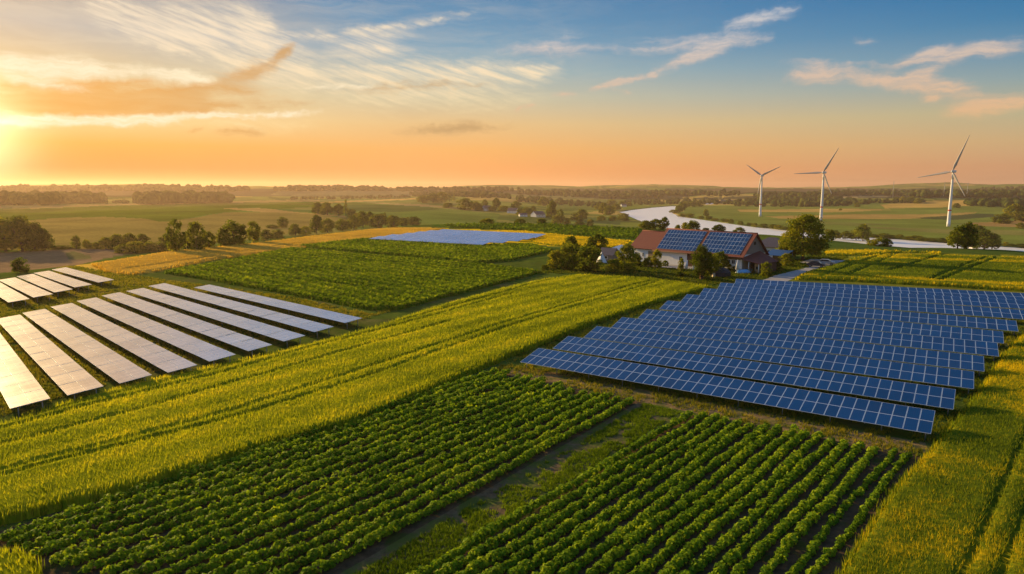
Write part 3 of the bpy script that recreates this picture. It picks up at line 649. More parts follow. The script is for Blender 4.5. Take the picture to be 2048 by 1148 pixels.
def tufts(name, poly, dens, h, wd, label, lift=0.0, clump=0.0, mat=None, tb=(.2, .8), near=45, per=5, fall=1.3, avoid=()):
    p = scatter(poly, dens, near, fall)
    for av in avoid: p = p[~inside(p[:, 0], p[:, 1], av)]
    if clump: p = p[fbm(p[:, 0]/1.6, p[:, 1]/1.6, 151) > clump]
    d = np.hypot(p[:, 0], p[:, 1]); ii = np.repeat(np.arange(len(p)), per); q = p[ii]+rng.normal(0, .07, (len(ii), 2))*np.maximum(1, d[ii]/near)[:, None]
    hs = h*(.5+fbm(q[:, 0]/2.5, q[:, 1]/2.5, 153))*rng.uniform(.5, 1.2, len(q))
    V, Q = blades(np.stack([q[:, 0], q[:, 1], height(q[:, 0], q[:, 1])+lift], -1), hs, wd*np.maximum(1, (d[ii]/near)), .7)
    T = np.clip(rng.uniform(*tb, len(p))[ii]+rng.uniform(-.15, .15, len(q))+.7*(fbm(q[:, 0]/6, q[:, 1]/6, 155)-.47), 0, 1)
    return tag(link(name, mesh_np(name, V, Q, [mat or M_GRASS], tint=T)), label, 'grass', kind='stuff')
DRIVE = W([(1505, 568), (1550, 551), (1606, 537), (1628, 531), (1598, 524), (1622, 518), (1692, 521), (1662, 530), (1622, 541), (1596, 552), (1572, 564)])
YARD = W([(1293, 532), (1330, 527), (1385, 531), (1388, 538), (1340, 537)])
tufts('weeds', W([(1290, 808), (1362, 824), (812, 1175), (668, 1175)]), 60, .22, .035, 'sparse low weeds on the bare strip between the crop blocks', clump=.38, mat=M_CROP2, tb=(.1, .6))
tufts('grass', W([(985, 740), (1060, 700), (1300, 760), (1500, 800), (1870, 872), (1880, 900), (1830, 915), (1650, 880), (1400, 830), (1270, 802)]), 16, .32, .03, 'dry and green grass verge between the crop rows and blue panels', clump=.40, tb=(.3, 1.0))
tufts('grass', W([(-200, 660), (0, 600), (130, 530), (330, 560), (560, 590), (740, 628), (860, 600), (720, 642), (400, 718), (200, 774), (0, 834), (-200, 880)]), 14, .32, .035, 'grass growing between and under the pale left solar rows', clump=.30, near=60, tb=(.35, 1.0))
tufts('grass', W([(1020, 716), (1100, 685), (1180, 652), (1300, 610), (1400, 583), (1480, 560), (2060, 590), (2060, 660), (1990, 742), (1900, 862), (1870, 872), (1500, 800)]), 12, .35, .035, 'rough grass under and around the blue right solar rows', clump=.34, near=55, tb=(.1, .6))
tufts('grass', W([(1080, 548), (1110, 500), (1260, 498), (1500, 512), (1600, 520), (1640, 505), (1700, 512), (1640, 540), (1560, 562), (1480, 560), (1420, 572), (1300, 556), (1160, 546)]), 10, .3, .05, 'mown green lawn around the farmhouse', clump=.3, near=60, tb=(.0, .45), avoid=(DRIVE, YARD))
M_GRAVEL = simple('gravel', (.30, .285, .28), .9, .2, .6, bump=.3)
sheet('bare_soil', W([(20, 597), (110, 582), (200, 573), (285, 561), (262, 577), (175, 594), (70, 616)]), M_WEEDY, .007)
sheet('driveway', DRIVE, M_GRAVEL, .012)
sheet('farmyard', YARD, M_GRAVEL, .012)

# ------------------------------------------------------------------ solar panels
def glassmat(name, base, line, rough, spec, ior, metal=0.0, grid=(.167, .35), coat=0.0, noise=.12):
    m, n, b, o = newmat(name); tcn = n.node('ShaderNodeTexCoord'); sp = n.node('ShaderNodeSeparateXYZ'); n.put(sp.inputs[0], tcn.outputs['Object'])
    lx = n.m('LESS_THAN', n.m('FRACT', n.m('DIVIDE', sp.outputs[0], grid[0])), .10); ly = n.m('LESS_THAN', n.m('FRACT', n.m('DIVIDE', sp.outputs[1], grid[1])), .05)
    ln = n.m('MAXIMUM', lx, ly); oi = n.node('ShaderNodeObjectInfo')
    geo = n.node('ShaderNodeNewGeometry'); nz = n.noise(geo.outputs['Position'], .25, 4, .6).outputs['Fac']
    v = n.m('ADD', n.mr(oi.outputs['Random'], 0, 1, 1-noise, 1+noise), n.m('MULTIPLY', n.m('SUBTRACT', nz, .5), .5))
    c = n.mix(n.m('MULTIPLY', ln, .45), tuple(base)+(1,), tuple(line)+(1,)); c = n.mix(1.0, c, n.vm('SCALE', (1., 1., 1.), sc=v), 'MULTIPLY')
    n.put(b.inputs['Base Color'], c); n.put(b.inputs['Roughness'], n.m('ADD', rough, n.m('MULTIPLY', nz, .06)))
    b.inputs['Specular IOR Level'].default_value = spec; b.inputs['IOR'].default_value = ior; b.inputs['Metallic'].default_value = metal
    return m
M_CELL = glassmat('blue_cells', (.003, .046, .16), (.012, .09, .25), .13, .22, 1.45)
M_ALU = simple('aluminium', (.62, .68, .76), .4, .08, 2, metal=.2, spec=.5)
M_STEEL = simple('galvanised_steel', (.30, .31, .32), .5, .15, 2, metal=.5)
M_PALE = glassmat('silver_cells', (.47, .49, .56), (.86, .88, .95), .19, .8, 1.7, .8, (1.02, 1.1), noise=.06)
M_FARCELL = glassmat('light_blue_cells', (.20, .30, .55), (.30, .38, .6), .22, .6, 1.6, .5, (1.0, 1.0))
def module_mesh(name, wx, wy, glass, fr=.03):
    mb = MB()
    mb.box(-wx/2, wx/2, -wy/2, wy/2, -.02, .012, 1)
    mb.box(-wx/2+fr, wx/2-fr, -wy/2+fr, wy/2-fr, .0125, .016, 0)
    o = mb.build(name, [glass, M_ALU]); me = o.data; bpy.data.objects.remove(o); return me
def solar_row(P0, P1, slant, tilt, nx, ny, module, mw, z_low, label, group, posts=True, name='solar_panel_row', upside=1):
    """P0, P1: the ends of the low edge on the ground; modules run along it, the table rises to the left of P0->P1 (upside=1)"""
    P0, P1 = Vector((P0[0], P0[1], 0)), Vector((P1[0], P1[1], 0)); L = (P1-P0).length; ang = math.atan2(P1.y-P0.y, P1.x-P0.x)
    root = empty(name, P0+Vector((0, 0, float(height(P0.x, P0.y)))), ang)
    tag(root, label, 'solar panels', group)
    ct, st = math.cos(tilt), math.sin(tilt); step = L/nx; my = slant/ny
    T = Matrix.Translation((0, 0, z_low)) @ Matrix.Rotation(tilt, 4, 'X')
    for i in range(nx):
        for j in range(ny):
            o = link('solar_module', module, root)
            o.location = T @ Vector(((i+.5)*step, (j+.5)*my, 0)); o.rotation_euler = (tilt+random.gauss(0, .0035), random.gauss(0, .003), 0); o.scale = (step*.978/mw[0], my*.985/mw[1], 1)
    mb = MB()
    for yy_ in (.25, .75):
        for r in (0,):
            y0 = slant*yy_; p = T @ Vector((0, y0, -.07)); q = T @ Vector((L, y0, -.07)); mb.tube(p, q, .045, n=6)
    for i in range(nx//5+1):
        x = min(L-.2, .2+i*5*step); p = T @ Vector((x, .05, -.11)); q = T @ Vector((x, slant-.05, -.11)); mb.tube(p, q, .04, n=5)
    mb.build('support_frame', M_STEEL, root)
    if posts:
        for i in range(0, nx+1, max(4, nx//9)):
            x = min(L-.4, .4+i*step)
            for yy_ in (.2, .8):
                t_ = T @ Vector((x, slant*yy_, -.12))
                MB().tube((t_.x, t_.y, -.05), t_, .05, n=6).build('post', M_STEEL, root)
    return root
ME_BLUE = module_mesh('solar_module', 1.0, 2.0, M_CELL)
RB = [[(1040,724),(1862,868)],[(1105,697),(1907,819)],[(1167,675),(1948,778)],[(1222,655),(1969,743)],[(1275,637),(1998,713)],[(1318,618),(2008,687)],[(1360,604),(2037,663)],
      [(1398,591),(2066,640)],[(1434,579),(2098,621)],[(1468,570.5),(2128,606)]]
for i, (a, b2) in enumerate(RB):
    A, B = at(*a, .85), at(*b2, .85); 
    n_ = 40
    lab = ('nearest long row of dark blue solar panels, next to the crop rows' if i == 0 else 'farthest row of the blue solar array, by the driveway' if i == len(RB)-1 else
           f'dark blue solar panel row, {ORD[i]} from the crop rows in the right array')
    solar_row(A, B, 3.95, R_(12.5), n_, 2, ME_BLUE, (1.0, 2.0), .85, lab, 'blue solar panel rows of the right array')
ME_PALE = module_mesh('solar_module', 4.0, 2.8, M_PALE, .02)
RL = [[(388,575),(690,646)],[(297,572),(629,664)],[(252,582),(568,683)],[(203,591),(497,702.5)],[(153,602),(419,723)],[(101,613.5),(336,745.6)],[(44.5,625.8),(239,766.8)],[(-9,638),(135,791)],[(-72,650),(20,817.6)]]
RF = [[(103,539),(196.7,565)],[(67,546),(150,575)],[(33,552.6),(109,585)],[(-4,560),(67,595)],[(-42,567),(17,605)]]
for i, (a, b2) in enumerate(RL):
    A, B = at(*a, 1.0), at(*b2, 1.0)
    lab = ('whitish blue solar row nearest the green crop field in the left array' if i == 0 else 'orange lit solar row cut by the left picture edge above the wheat' if i == len(RL)-1 else
           f'pale reflecting solar row, {ORD[i]} from the green crop field in the left array')
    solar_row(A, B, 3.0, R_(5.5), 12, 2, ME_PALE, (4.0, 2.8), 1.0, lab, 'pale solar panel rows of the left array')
for i, (a, b2) in enumerate(RF):
    A, B = at(*a, 1.0), at(*b2, 1.0)
    lab = ('short cream solar row beside the tip of the golden wheat strip' if i == 0 else 'short glowing solar row cut by the left picture edge' if i == len(RF)-1 else
           f'short cream solar row, {ORD[i]} from the golden wheat strip')
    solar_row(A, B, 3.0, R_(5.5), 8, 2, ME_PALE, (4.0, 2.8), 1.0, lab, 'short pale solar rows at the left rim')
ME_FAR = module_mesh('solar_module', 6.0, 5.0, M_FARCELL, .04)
RD = [[(737,477.5),(965,489.5)],[(764,473.5),(1005,486)],[(795,470.5),(1035,482.5)],[(820,467.5),(1055,478.8)],[(843,464.8),(1070,475.8)],[(868,462.8),(1076,473.2)]]
for i, (a, b2) in enumerate(RD):
    A, B = at(*a, 1.0), at(*b2, 1.0)
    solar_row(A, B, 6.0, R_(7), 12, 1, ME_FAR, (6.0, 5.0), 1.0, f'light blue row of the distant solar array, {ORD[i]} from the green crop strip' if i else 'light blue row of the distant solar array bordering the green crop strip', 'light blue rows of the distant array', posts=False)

# ------------------------------------------------------------------ farmhouse
M_WHITE = simple('white_render', (.78, .76, .72), .85, .08, 1.2)
M_TILE = simple('red_roof_tiles', (.17, .048, .034), .8, .25, 2.5, bump=.4, stretch=(1, 3, 3))
M_WOOD = simple('weathered_boards', (.22, .19, .16), .85, .3, 1.5, stretch=(6, 6, .5))
M_BROWN = simple('brown_boards', (.10, .045, .028), .8, .3, 2, stretch=(6, 6, .5))
M_PLANK = simple('ochre_boards', (.30, .20, .10), .8, .25, 2, stretch=(6, 6, .5))
M_DARK = simple('dark_opening', (.018, .017, .016), .8, .2, 3)
M_PANE = simple('window_glass', (.02, .025, .03), .1, .1, 3, spec=.8)
M_SLATE = simple('slate_roof', (.10, .085, .10), .7, .2, 2)
M_BLUE = simple('blue_sheet', (.015, .07, .20), .5, .2, 2)
HO = at(1483, 543); HL = at(1262, 521); hx = (HO-HL)/np.linalg.norm(HO-HL); hang = math.atan2(hx[1], hx[0])
house = tag(empty('farmhouse', HO, hang), 'long white farmhouse and barn with red roof and blue roof panels', 'farmhouse')
# local frame: x along the house (0 = right gable, -34 = left end), y away from the camera
WD, EV, RG, RG2 = 11.0, 4.0, 9.1, 8.2
def wall_block(x0, x1, ev, rg, gable_mat=False):
    mb = MB(); y0, y1 = 0, WD
    mb.poly([(x0,y0,0),(x1,y0,0),(x1,y0,ev),(x0,y0,ev)]); mb.poly([(x1,y1,0),(x0,y1,0),(x0,y1,ev),(x1,y1,ev)])
    mb.poly([(x1,y0,0),(x1,y1,0),(x1,y1,ev),(x1,y0,ev)]); mb.poly([(x0,y1,0),(x0,y0,0),(x0,y0,ev),(x0,y1,ev)])
    return mb
mb = wall_block(-34, -26, EV, RG2); mb.poly([(-34, WD, EV), (-34, 0, EV), (-34, WD/2, RG2-.1)])
mb.build('wall', M_WHITE, house)
wall_block(-26, 0, EV, RG).build('wall', M_WHITE, house)
MB().slab([(0.02, 0, EV), (0.02, WD, EV), (0.02, WD/2, RG-.15)], .08).build('gable', M_WOOD, house)
MB().slab([(-26.02, WD, EV), (-26.02, 0, EV), (-26.02, WD/2, RG-.15)], .08).build('gable', M_WHITE, house)
def roof(x0, x1, ev, rg, ov, over, name='roof', zt=0):
    sl = (rg-ev)/(WD/2); e = ev-over*sl
    mb = MB(); mb.slab([(x0,-over,e),(x1,-over,e),(x1,WD/2,rg),(x0,WD/2,rg)], .16); mb.slab([(x0,WD/2,rg),(x1,WD/2,rg),(x1,WD+over,e),(x0,WD+over,e)], .16)
    mb.tube((x0, WD/2, rg), (x1, WD/2, rg), .14, n=6)
    return mb.build(name, M_TILE, house), sl
rf, sl = roof(-26.3, .7, EV+.16, RG, .6, .8)
roof(-34.6, -26.35, EV+.1, RG2, .6, .6)
MB().box(-25.6, -25.3, WD/2+.6, WD/2+.9, 8, 8.9).build('chimney', M_WHITE, rf)
MB().tube((-26.3, -.9, EV+.16-.8*sl-.02), (.7, -.9, EV+.16-.8*sl-.02), .09, n=6).build('gutter', M_BROWN, rf)
tl = math.atan(sl)
ME_ROOFMOD = module_mesh('solar_module', .95, 1.25, M_CELL, .022)
for (x0, n_) in ((-25.3, 12), (-12.4, 12)):
    arr = empty('solar_array', (x0, -.35, EV+.16-.35*sl+.09), 0); arr.parent = house; arr.rotation_euler = (tl, 0, 0)
    sw = 12.0/n_*(1.0 if x0 < -20 else .985); sh = (math.hypot(WD/2+.35, RG-EV+.3)-.75)/5
    for i in range(n_):
        for j in range(5):
            o = link('solar_module', ME_ROOFMOD, arr); o.location = ((i+.5)*sw, .15+(j+.5)*sh, .03); o.scale = (sw*.98/.95, sh*.985/1.25, 1)
    MB().box(0, n_*sw, .2, 5*sh, -.03, .0).build('mounting_rail', M_STEEL, arr)
def window(x, z, w_, h_, face='front', nm='window'):
    fr = MB(); f = 0.07
    fr.box(x-w_/2-f, x+w_/2+f, -.05, .03, z+h_, z+h_+f); fr.box(x-w_/2-f, x+w_/2+f, -.08, .03, z-f, z); fr.box(x-w_/2-f, x-w_/2, -.05, .03, z, z+h_); fr.box(x+w_/2, x+w_/2+f, -.05, .03, z, z+h_); fr.box(x-.03, x+.03, -.045, .03, z, z+h_)
    fo = fr.build(nm, M_WHITE, house); MB().box(x-w_/2, x+w_/2, -.02, .02, z, z+h_).build('pane', M_PANE, fo); return fo
for x, z, w_, h_ in ((-32.3, 1.0, .9, 1.5), (-29.9, 1.5, .5, .9), (-17.6, 1.3, .9, 1.0), (-5.3, 1.7, .9, .9), (-3.7, 1.7, .9, .9), (-2.3, 1.7, .8, .9), (-11.5, 1.6, 1.2, 1.2)): window(x, z, w_, h_)
MB().box(-28.2, -26.4, -.06, -.003, 1.2, 3.1).build('shutter', M_PLANK, house)
d_ = MB().box(-15.7, -11.9, -.05, -.003, 0, 3.5).build('barn_door', M_BROWN, house); MB().box(-13.85, -13.75, -.09, -.055, .05, 3.4).build('handle', M_DARK, d_)
MB().box(-11.7, -9.8, -.10, -.003, 0, 2.7).build('door_frame', M_WHITE, house); MB().box(-11.4, -10.1, -.13, -.105, 0.0, 2.4).build('door', M_DARK, house)
MB().box(-9.5, -.4, -.06, -.003, 2.75, 3.95).build('upper_boarding', M_PLANK, house)
MB().box(.07, .14, 5.1, 5.9, 6.2, 7.0).build('gable_hatch', M_DARK, house)
# lean-to at the gable
lt = MB(); lt.slab([(.1, -1.2, 3.2), (5.2, -1.2, 2.4), (5.2, 8.0, 2.4), (.1, 8.0, 4.6)], .12); lt.build('lean_to_roof', M_TILE, house)
MB().box(3.6, 4.9, -.4, -.3, 0, 2.4).build('lean_to_wall', M_PLANK, house); MB().box(4.8, 4.9, -.28, 7.6, 0, 2.3).build('lean_to_wall', M_BROWN, house)
MB().box(4.0, 4.5, -.45, -.405, .9, 1.6).build('window', M_PANE, house)
for px_, py_ in ((4.9, -.9), (2.4, -1.0)): MB().tube((px_, py_, 0), (px_, py_, 2.6 if px_ < 4 else 2.35), .09, n=6).build('post', M_WHITE, house)
MB().box(.1, 3.5, 4.0, 4.1, 0, 2.9).build('back_wall', M_DARK, house)
# hipped house behind
def hip(name, px, py, rz, L, D, ev, rg, label, roofm, wallm, cat='house', win=True):
    p = G1(px, py); r = tag(empty(name, p, rz), label, cat)
    MB().box(-L/2, L/2, -D/2, D/2, -.3, ev).build('wall', wallm, r)
    o_ = .5; k = D/2
    a, b2 = (-L/2+k, 0, rg), (L/2-k, 0, rg); c = [(-L/2-o_, -D/2-o_, ev-.1), (L/2+o_, -D/2-o_, ev-.1), (L/2+o_, D/2+o_, ev-.1), (-L/2-o_, D/2+o_, ev-.1)]
    mb = MB(); mb.slab([c[0], c[1], b2, a], .1); mb.slab([c[1], c[2], b2], .1); mb.slab([c[2], c[3], a, b2], .1); mb.slab([c[3], c[0], a], .1); mb.build('roof', roofm, r)
    if win:
        for x in np.linspace(-L/2+1.2, L/2-1.2, 3):
            f = MB().box(x-.55, x+.55, -D/2-.04, -D/2-.003, .9, 2.1).build('window', M_WHITE, r); MB().box(x-.45, x+.45, -D/2-.07, -D/2-.045, 1.0, 2.0).build('pane', M_PANE, f)
    return r
hip('outbuilding', 1543, 512, hang+.25, 10.5, 8.5, 3.1, 5.6, 'white outbuilding with dark hipped roof behind the farmhouse gable', M_SLATE, M_WHITE, 'outbuilding')
# carport with a blue sheet roof
p = G1(1556, 524); cp = tag(empty('carport', p, hang), 'open carport with blue sheet roof beside the lean-to', 'carport')
MB().slab([(-3, -2.5, 2.0), (3, -2.5, 2.0), (3, 2.5, 3.2), (-3, 2.5, 3.2)], .06).build('roof', M_BLUE, cp)
for x in (-2.8, 2.8):
    for y, z in ((-2.3, 2.0), (2.3, 3.1)): MB().tube((x, y, 0), (x, y, z), .08, n=6).build('post', M_WOOD, cp)
MB().box(-2.8, 2.8, 2.2, 2.28, 0, 2.9).build('back_wall', M_DARK, cp)
# shed and white tent in the garden
def gabled(name, px, py, rz, L, D, ev, rg, label, roofm, wallm, cat, win=1, loc=None):
    p = G1(px, py) if loc is None else loc; r = tag(empty(name, p, rz), label, cat)
    mb = MB(); mb.box(-L/2, L/2, -D/2, D/2, -.5, ev); mb.poly([(L/2, -D/2, ev), (L/2, D/2, ev), (L/2, 0, rg)]); mb.poly([(-L/2, D/2, ev), (-L/2, -D/2, ev), (-L/2, 0, rg)]); mb.build('wall', wallm, r)
    o_ = .35; s_ = (rg-ev)/(D/2)
    mb = MB(); mb.slab([(-L/2-o_, -D/2-o_, ev-o_*s_+.1), (L/2+o_, -D/2-o_, ev-o_*s_+.1), (L/2+o_, 0, rg+.1), (-L/2-o_, 0, rg+.1)], .1); mb.slab([(-L/2-o_, 0, rg+.1), (L/2+o_, 0, rg+.1), (L/2+o_, D/2+o_, ev-o_*s_+.1), (-L/2-o_, D/2+o_, ev-o_*s_+.1)], .1)
    mb.build('roof', roofm, r)
    for i in range(win):
        x = -L/2+(i+1)*L/(win+1); f = MB().box(x-.5, x+.5, -D/2-.05, -D/2-.003, ev*.35, ev*.8).build('window', M_WHITE, r); MB().box(x-.4, x+.4, -D/2-.08, -D/2-.055, ev*.4, ev*.75).build('pane', M_PANE, f)
    return r
gabled('garden_shed', 1218, 522, hang+.2, 4.2, 3.4, 2.0, 3.6, 'small grey roofed garden shed behind the round shrubs', M_SLATE, M_WOOD, 'shed')
hip('outbuilding', 1243, 514, hang, 5, 4, 2.4, 3.6, 'small pale outbuilding left of the white farmhouse wing', M_WHITE, M_WHITE, 'outbuilding', win=False)
p = G1(1203, 526); tn = tag(empty('tent', p, .3), 'small pale pointed tent beside the garden shed', 'tent')
mb = MB(); mb.slab([(-1.2, -1.2, 0), (1.2, -1.2, 0), (0, 0, 3.1)], .03); mb.slab([(1.2, -1.2, 0), (1.2, 1.2, 0), (0, 0, 3.1)], .03); mb.slab([(1.2, 1.2, 0), (-1.2, 1.2, 0), (0, 0, 3.1)], .03); mb.slab([(-1.2, 1.2, 0), (-1.2, -1.2, 0), (0, 0, 3.1)], .03); mb.build('canvas', M_WHITE, tn)
MB().slab([(-.35, -1.19, .02), (.35, -1.19, .02), (0, -.62, 1.5)], .02).build('flap', simple('grey_cloth', (.42, .44, .5), .8), tn)
# garden things
p = G1(1490, 546); bo = tag(empty('rowing_boat', p, .25), 'light blue upturned boat lying on the lawn by the gable', 'boat')
mb = MB()
prof = []
for i in range(9):
    t = -1+2*i/8; wdt = .75*max(.12, 1-abs(t)**2.6); prof.append([(t*2.1, wdt*math.cos(a), .08+.75*math.sin(a)*(.75+.25*(1-abs(t)))) for a in np.linspace(0, math.pi, 8)])
vs = [[mb.bm.verts.new(q) for q in r_] for r_ in prof]
for i in range(8):
    for j in range(7): mb.bm.faces.new([vs[i][j], vs[i+1][j], vs[i+1][j+1], vs[i][j+1]]).smooth = True
mb.bm.faces.new(vs[0]); mb.bm.faces.new(vs[-1][::-1])
M_BOAT = simple('light_blue_paint', (.18, .45, .72), .35, .08, 2)
mb.build('hull', M_BOAT, bo); MB().box(-2.0, 2.0, -.04, .04, .8, .9).build('keel', M_BOAT, bo)
p = G1(1441, 553); hay = tag(empty('covered_heap', p, .1), 'dark tarpaulin covered heap on the lawn in front of the barn', 'covered heap')
MB().ball((0, 0, .6), (2.4, 1.5, 1.5), 3, .05).build('tarpaulin', simple('dark_tarpaulin', (.035, .032, .035), .6), hay)
MB().box(-2.3, -1.7, -1.2, -.5, 0, .5).box(-2.25, -1.75, -1.1, -.6, .52, .95).build('sack', simple('pale_sack', (.6, .5, .36), .9), hay)
p = G1(1403, 558); st_ = tag(empty('clay_pot', p, 0), 'orange brown clay pot standing at the edge of the wheat field', 'pot')
mb = MB(); mb.tube((0, 0, 0), (0, 0, 1.1), .38, .48, 12); mb.tube((0, 0, 1.1), (0, 0, 1.3), .53, .53, 12); mb.build('pot', simple('terracotta', (.5, .2, .1), .8), st_)
p = G1(1474, 546); pa = tag(empty('parasol', p, 0), 'closed white garden parasol standing by the barn windows', 'parasol')
MB().tube((0, 0, .9), (0, 0, 3.2), .42, .05, 10).build('cloth', M_WHITE, pa); MB().tube((0, 0, 0), (0, 0, .9), .04, n=6).build('pole', M_STEEL, pa); MB().tube((0, 0, 0), (0, 0, .35), .5, .3, 10).build('base', M_STEEL, pa)
for (px_, py_, h_, lab) in ((1372, 541, 2.6, 'closed white garden parasol left of the fruit tree'), (1391, 543, 2.2, 'white laundry rack under the fruit tree in front of the barn')):
    p = G1(px_, py_); r = tag(empty('parasol' if h_ > 2.4 else 'laundry_rack', p, .4), lab, 'parasol' if h_ > 2.4 else 'laundry rack')
    if h_ > 2.4:
        MB().tube((0, 0, .5), (.3, 0, h_), .45, .06, 10).build('cloth', M_WHITE, r); MB().tube((0, 0, 0), (0, 0, .5), .05, n=6).build('pole', M_STEEL, r)
    else:
        mb = MB(); [mb.box(-.9+i*.45, -.55+i*.45, -.02, .02, .5, 1.5+.1*(i % 2)) for i in range(4)]; mb.build('laundry', M_WHITE, r)
        mb = MB(); mb.tube((-1, 0, 1.65), (1, 0, 1.65), .03, n=5); mb.tube((-1, 0, 0), (-1, 0, 1.65), .03, n=5); mb.tube((1, 0, 0), (1, 0, 1.65), .03, n=5); mb.build('frame', M_STEEL, r)
# parked car on the drive
def car(px, py, rz, label, paint):
    p = G1(px, py); r = tag(empty('parked_car', p+np.array([0, 0, .012]), rz), label, 'car')
    prof = [(-2.1,.35),(-2.1,.85),(-1.2,.98),(-.55,1.45),(1.1,1.48),(1.75,1.0),(2.1,.9),(2.1,.35)]
    mb = MB(); a = [mb.bm.verts.new((x, -.85, z)) for x, z in prof]; b2 = [mb.bm.verts.new((x, .85, z)) for x, z in prof]
    mb.bm.faces.new(a); mb.bm.faces.new(b2[::-1])
    for i in range(len(a)): mb.bm.faces.new([a[(i+1) % len(a)], a[i], b2[i], b2[(i+1) % len(a)]])
    mb.build('body', paint, r, bevel=.05)
    mb = MB()
    for y, s_ in ((-.875, 1), (.875, -1)): mb.poly([(-.95, y, 1.02), (1.5, y, 1.02), (1.0, y, 1.4), (-.5, y, 1.38)][::s_])
    mb.poly([(-1.22, -.75, 1.01), (-1.22, .75, 1.01), (-.62, .68, 1.43), (-.62, -.68, 1.43)][::-1]); mb.poly([(1.8, -.75, 1.02), (1.8, .75, 1.02), (1.17, .68, 1.46), (1.17, -.68, 1.46)]); mb.build('windows', M_PANE, r)
    for x in (-1.35, 1.35):
        for y in (-.85, .85):
            wh = MB().tube((x, y-.1, .33), (x, y+.1, .33), .33, n=14).build('wheel', M_DARK, r); MB().tube((x, y-.11, .33), (x, y+.11, .33), .18, n=10).build('rim', M_STEEL, wh)
    for y in (-.6, .6): MB().box(-2.13, -2.08, y-.16, y+.16, .68, .8).build('headlight', M_ALU, r)
    return r
M_NAVY = simple('dark_paint', (.02, .028, .05), .25, .1, 2, spec=.6); M_GREYP = simple('silver_paint', (.36, .38, .42), .3, .1, 2, metal=.4)
car(1632, 534, 2.6, 'dark blue car parked on the gravel drive, nearer one', M_NAVY); car(1652, 529.5, 2.6, 'silver grey car parked behind the dark car on the drive', M_GREYP)

# ------------------------------------------------------------------ wind turbines
M_TOWER = simple('turbine_white', (.74, .76, .80), .5, .06, .1); M_RED = simple('red_paint', (.55, .05, .04), .5, .1, 1); M_BLADE = simple('blade_grey', (.34, .33, .34), .5, .05, .1)
def turbine(px, py, hubpx, tips, yaw, label):
    p = G1(px, py); dist = np.hypot(p[0], p[1]); m2 = math.hypot(dist, HC-p[2])/F
    ah, eh = azel(*hubpx); H_ = HC+dist*math.tan(R_(eh))-p[2]
    r = tag(empty('wind_turbine', p, 0), label, 'wind turbine', 'wind turbines on the river plain')
    mb = MB(); zs = np.linspace(-1, H_-1.5, 9)
    for i in range(8): mb.tube((0, 0, zs[i]), (0, 0, zs[i+1]), 2.35-1.15*i/8, 2.35-1.15*(i+1)/8, 16, cap=(i in (0, 7)))
    t = mb.build('tower', M_TOWER, r)
    MB().tube((0, 0, H_*.285), (0, 0, H_*.31), 2.06, 2.04, 16).build('red_band', M_RED, t)
    va = math.atan2(p[0], p[1])                       # azimuth from the camera
    ya = va+yaw                                        # rotor axis (towards the viewer, turned by yaw)
    ax = Vector((-math.sin(ya), -math.cos(ya), 0)); sx = Vector((math.cos(ya), -math.sin(ya), 0)); up = Vector((0, 0, 1))
    c = Vector((0, 0, H_)); rot = Matrix((( -ax.x, sx.x, 0), (-ax.y, sx.y, 0), (0, 0, 1))).to_4x4()
    mb = MB(); mb.box(-2.2, 6.5, -1.6, 1.6, -1.5, 1.7); o = mb.build('nacelle', M_TOWER, r, bevel=.5); o.matrix_local = Matrix.Translation(c) @ rot
    hb = c+ax*3.6; MB().tube(hb-ax*1.4, hb+ax*.6, 1.5, 1.35, 14).tube(hb+ax*.6, hb+ax*1.8, 1.35, .3, 14).build('hub', M_TOWER, r)
    for tx, ty in tips:
        dx, dy = tx-hubpx[0], -(ty-hubpx[1]); an = math.atan2(dy, dx/max(.4, math.cos(yaw))); ln = math.hypot(dx/max(.4, math.cos(yaw)), dy)*m2*math.hypot(1, (hubpx[0]-CX)/F)
        d = sx*math.cos(an)+up*math.sin(an); q = sx*(-math.sin(an))+up*math.cos(an)
        mb = MB(); prev = None
        for f, ch, th in ((0, .75, .75), (.06, .8, .7), (.18, 1.75, .42), (.45, 1.2, .26), (.75, .75, .15), (.96, .4, .07), (1, .1, .04)):
            cc = hb+d*(ln*f); tw = .45*(1-f); e1 = q*math.cos(tw)+ax*math.sin(tw); e2 = ax*math.cos(tw)-q*math.sin(tw)
            ring = [mb.bm.verts.new(cc+e1*ch*x+e2*th*y) for x, y in ((-1, 0), (-.4, .8), (.4, .9), (.95, .4), (.95, -.4), (.4, -.9), (-.4, -.8))]
            if prev:
                for i in range(7): mb.bm.faces.new([prev[i], prev[(i+1) % 7], ring[(i+1) % 7], ring[i]]).smooth = True
            else: mb.bm.faces.new(ring[::-1])
            prev = ring
        mb.bm.faces.new(prev); mb.build('blade', M_BLADE, r)
    return r
turbine(1520, 433, (1522, 351), [(1496, 331.5), (1552.5, 336), (1517.5, 384)], .35, 'leftmost and smallest looking white wind turbine with one blade pointing down')
turbine(1641.5, 443, (1646, 345), [(1667, 306), (1601, 346.5), (1661, 380)], .35, 'middle white wind turbine with a blade pointing level to the left')
turbine(1896.5, 453, (1901, 343), [(1917.5, 294), (1859, 351), (1919, 378)], .35, 'rightmost and tallest looking white wind turbine standing near the river trees')
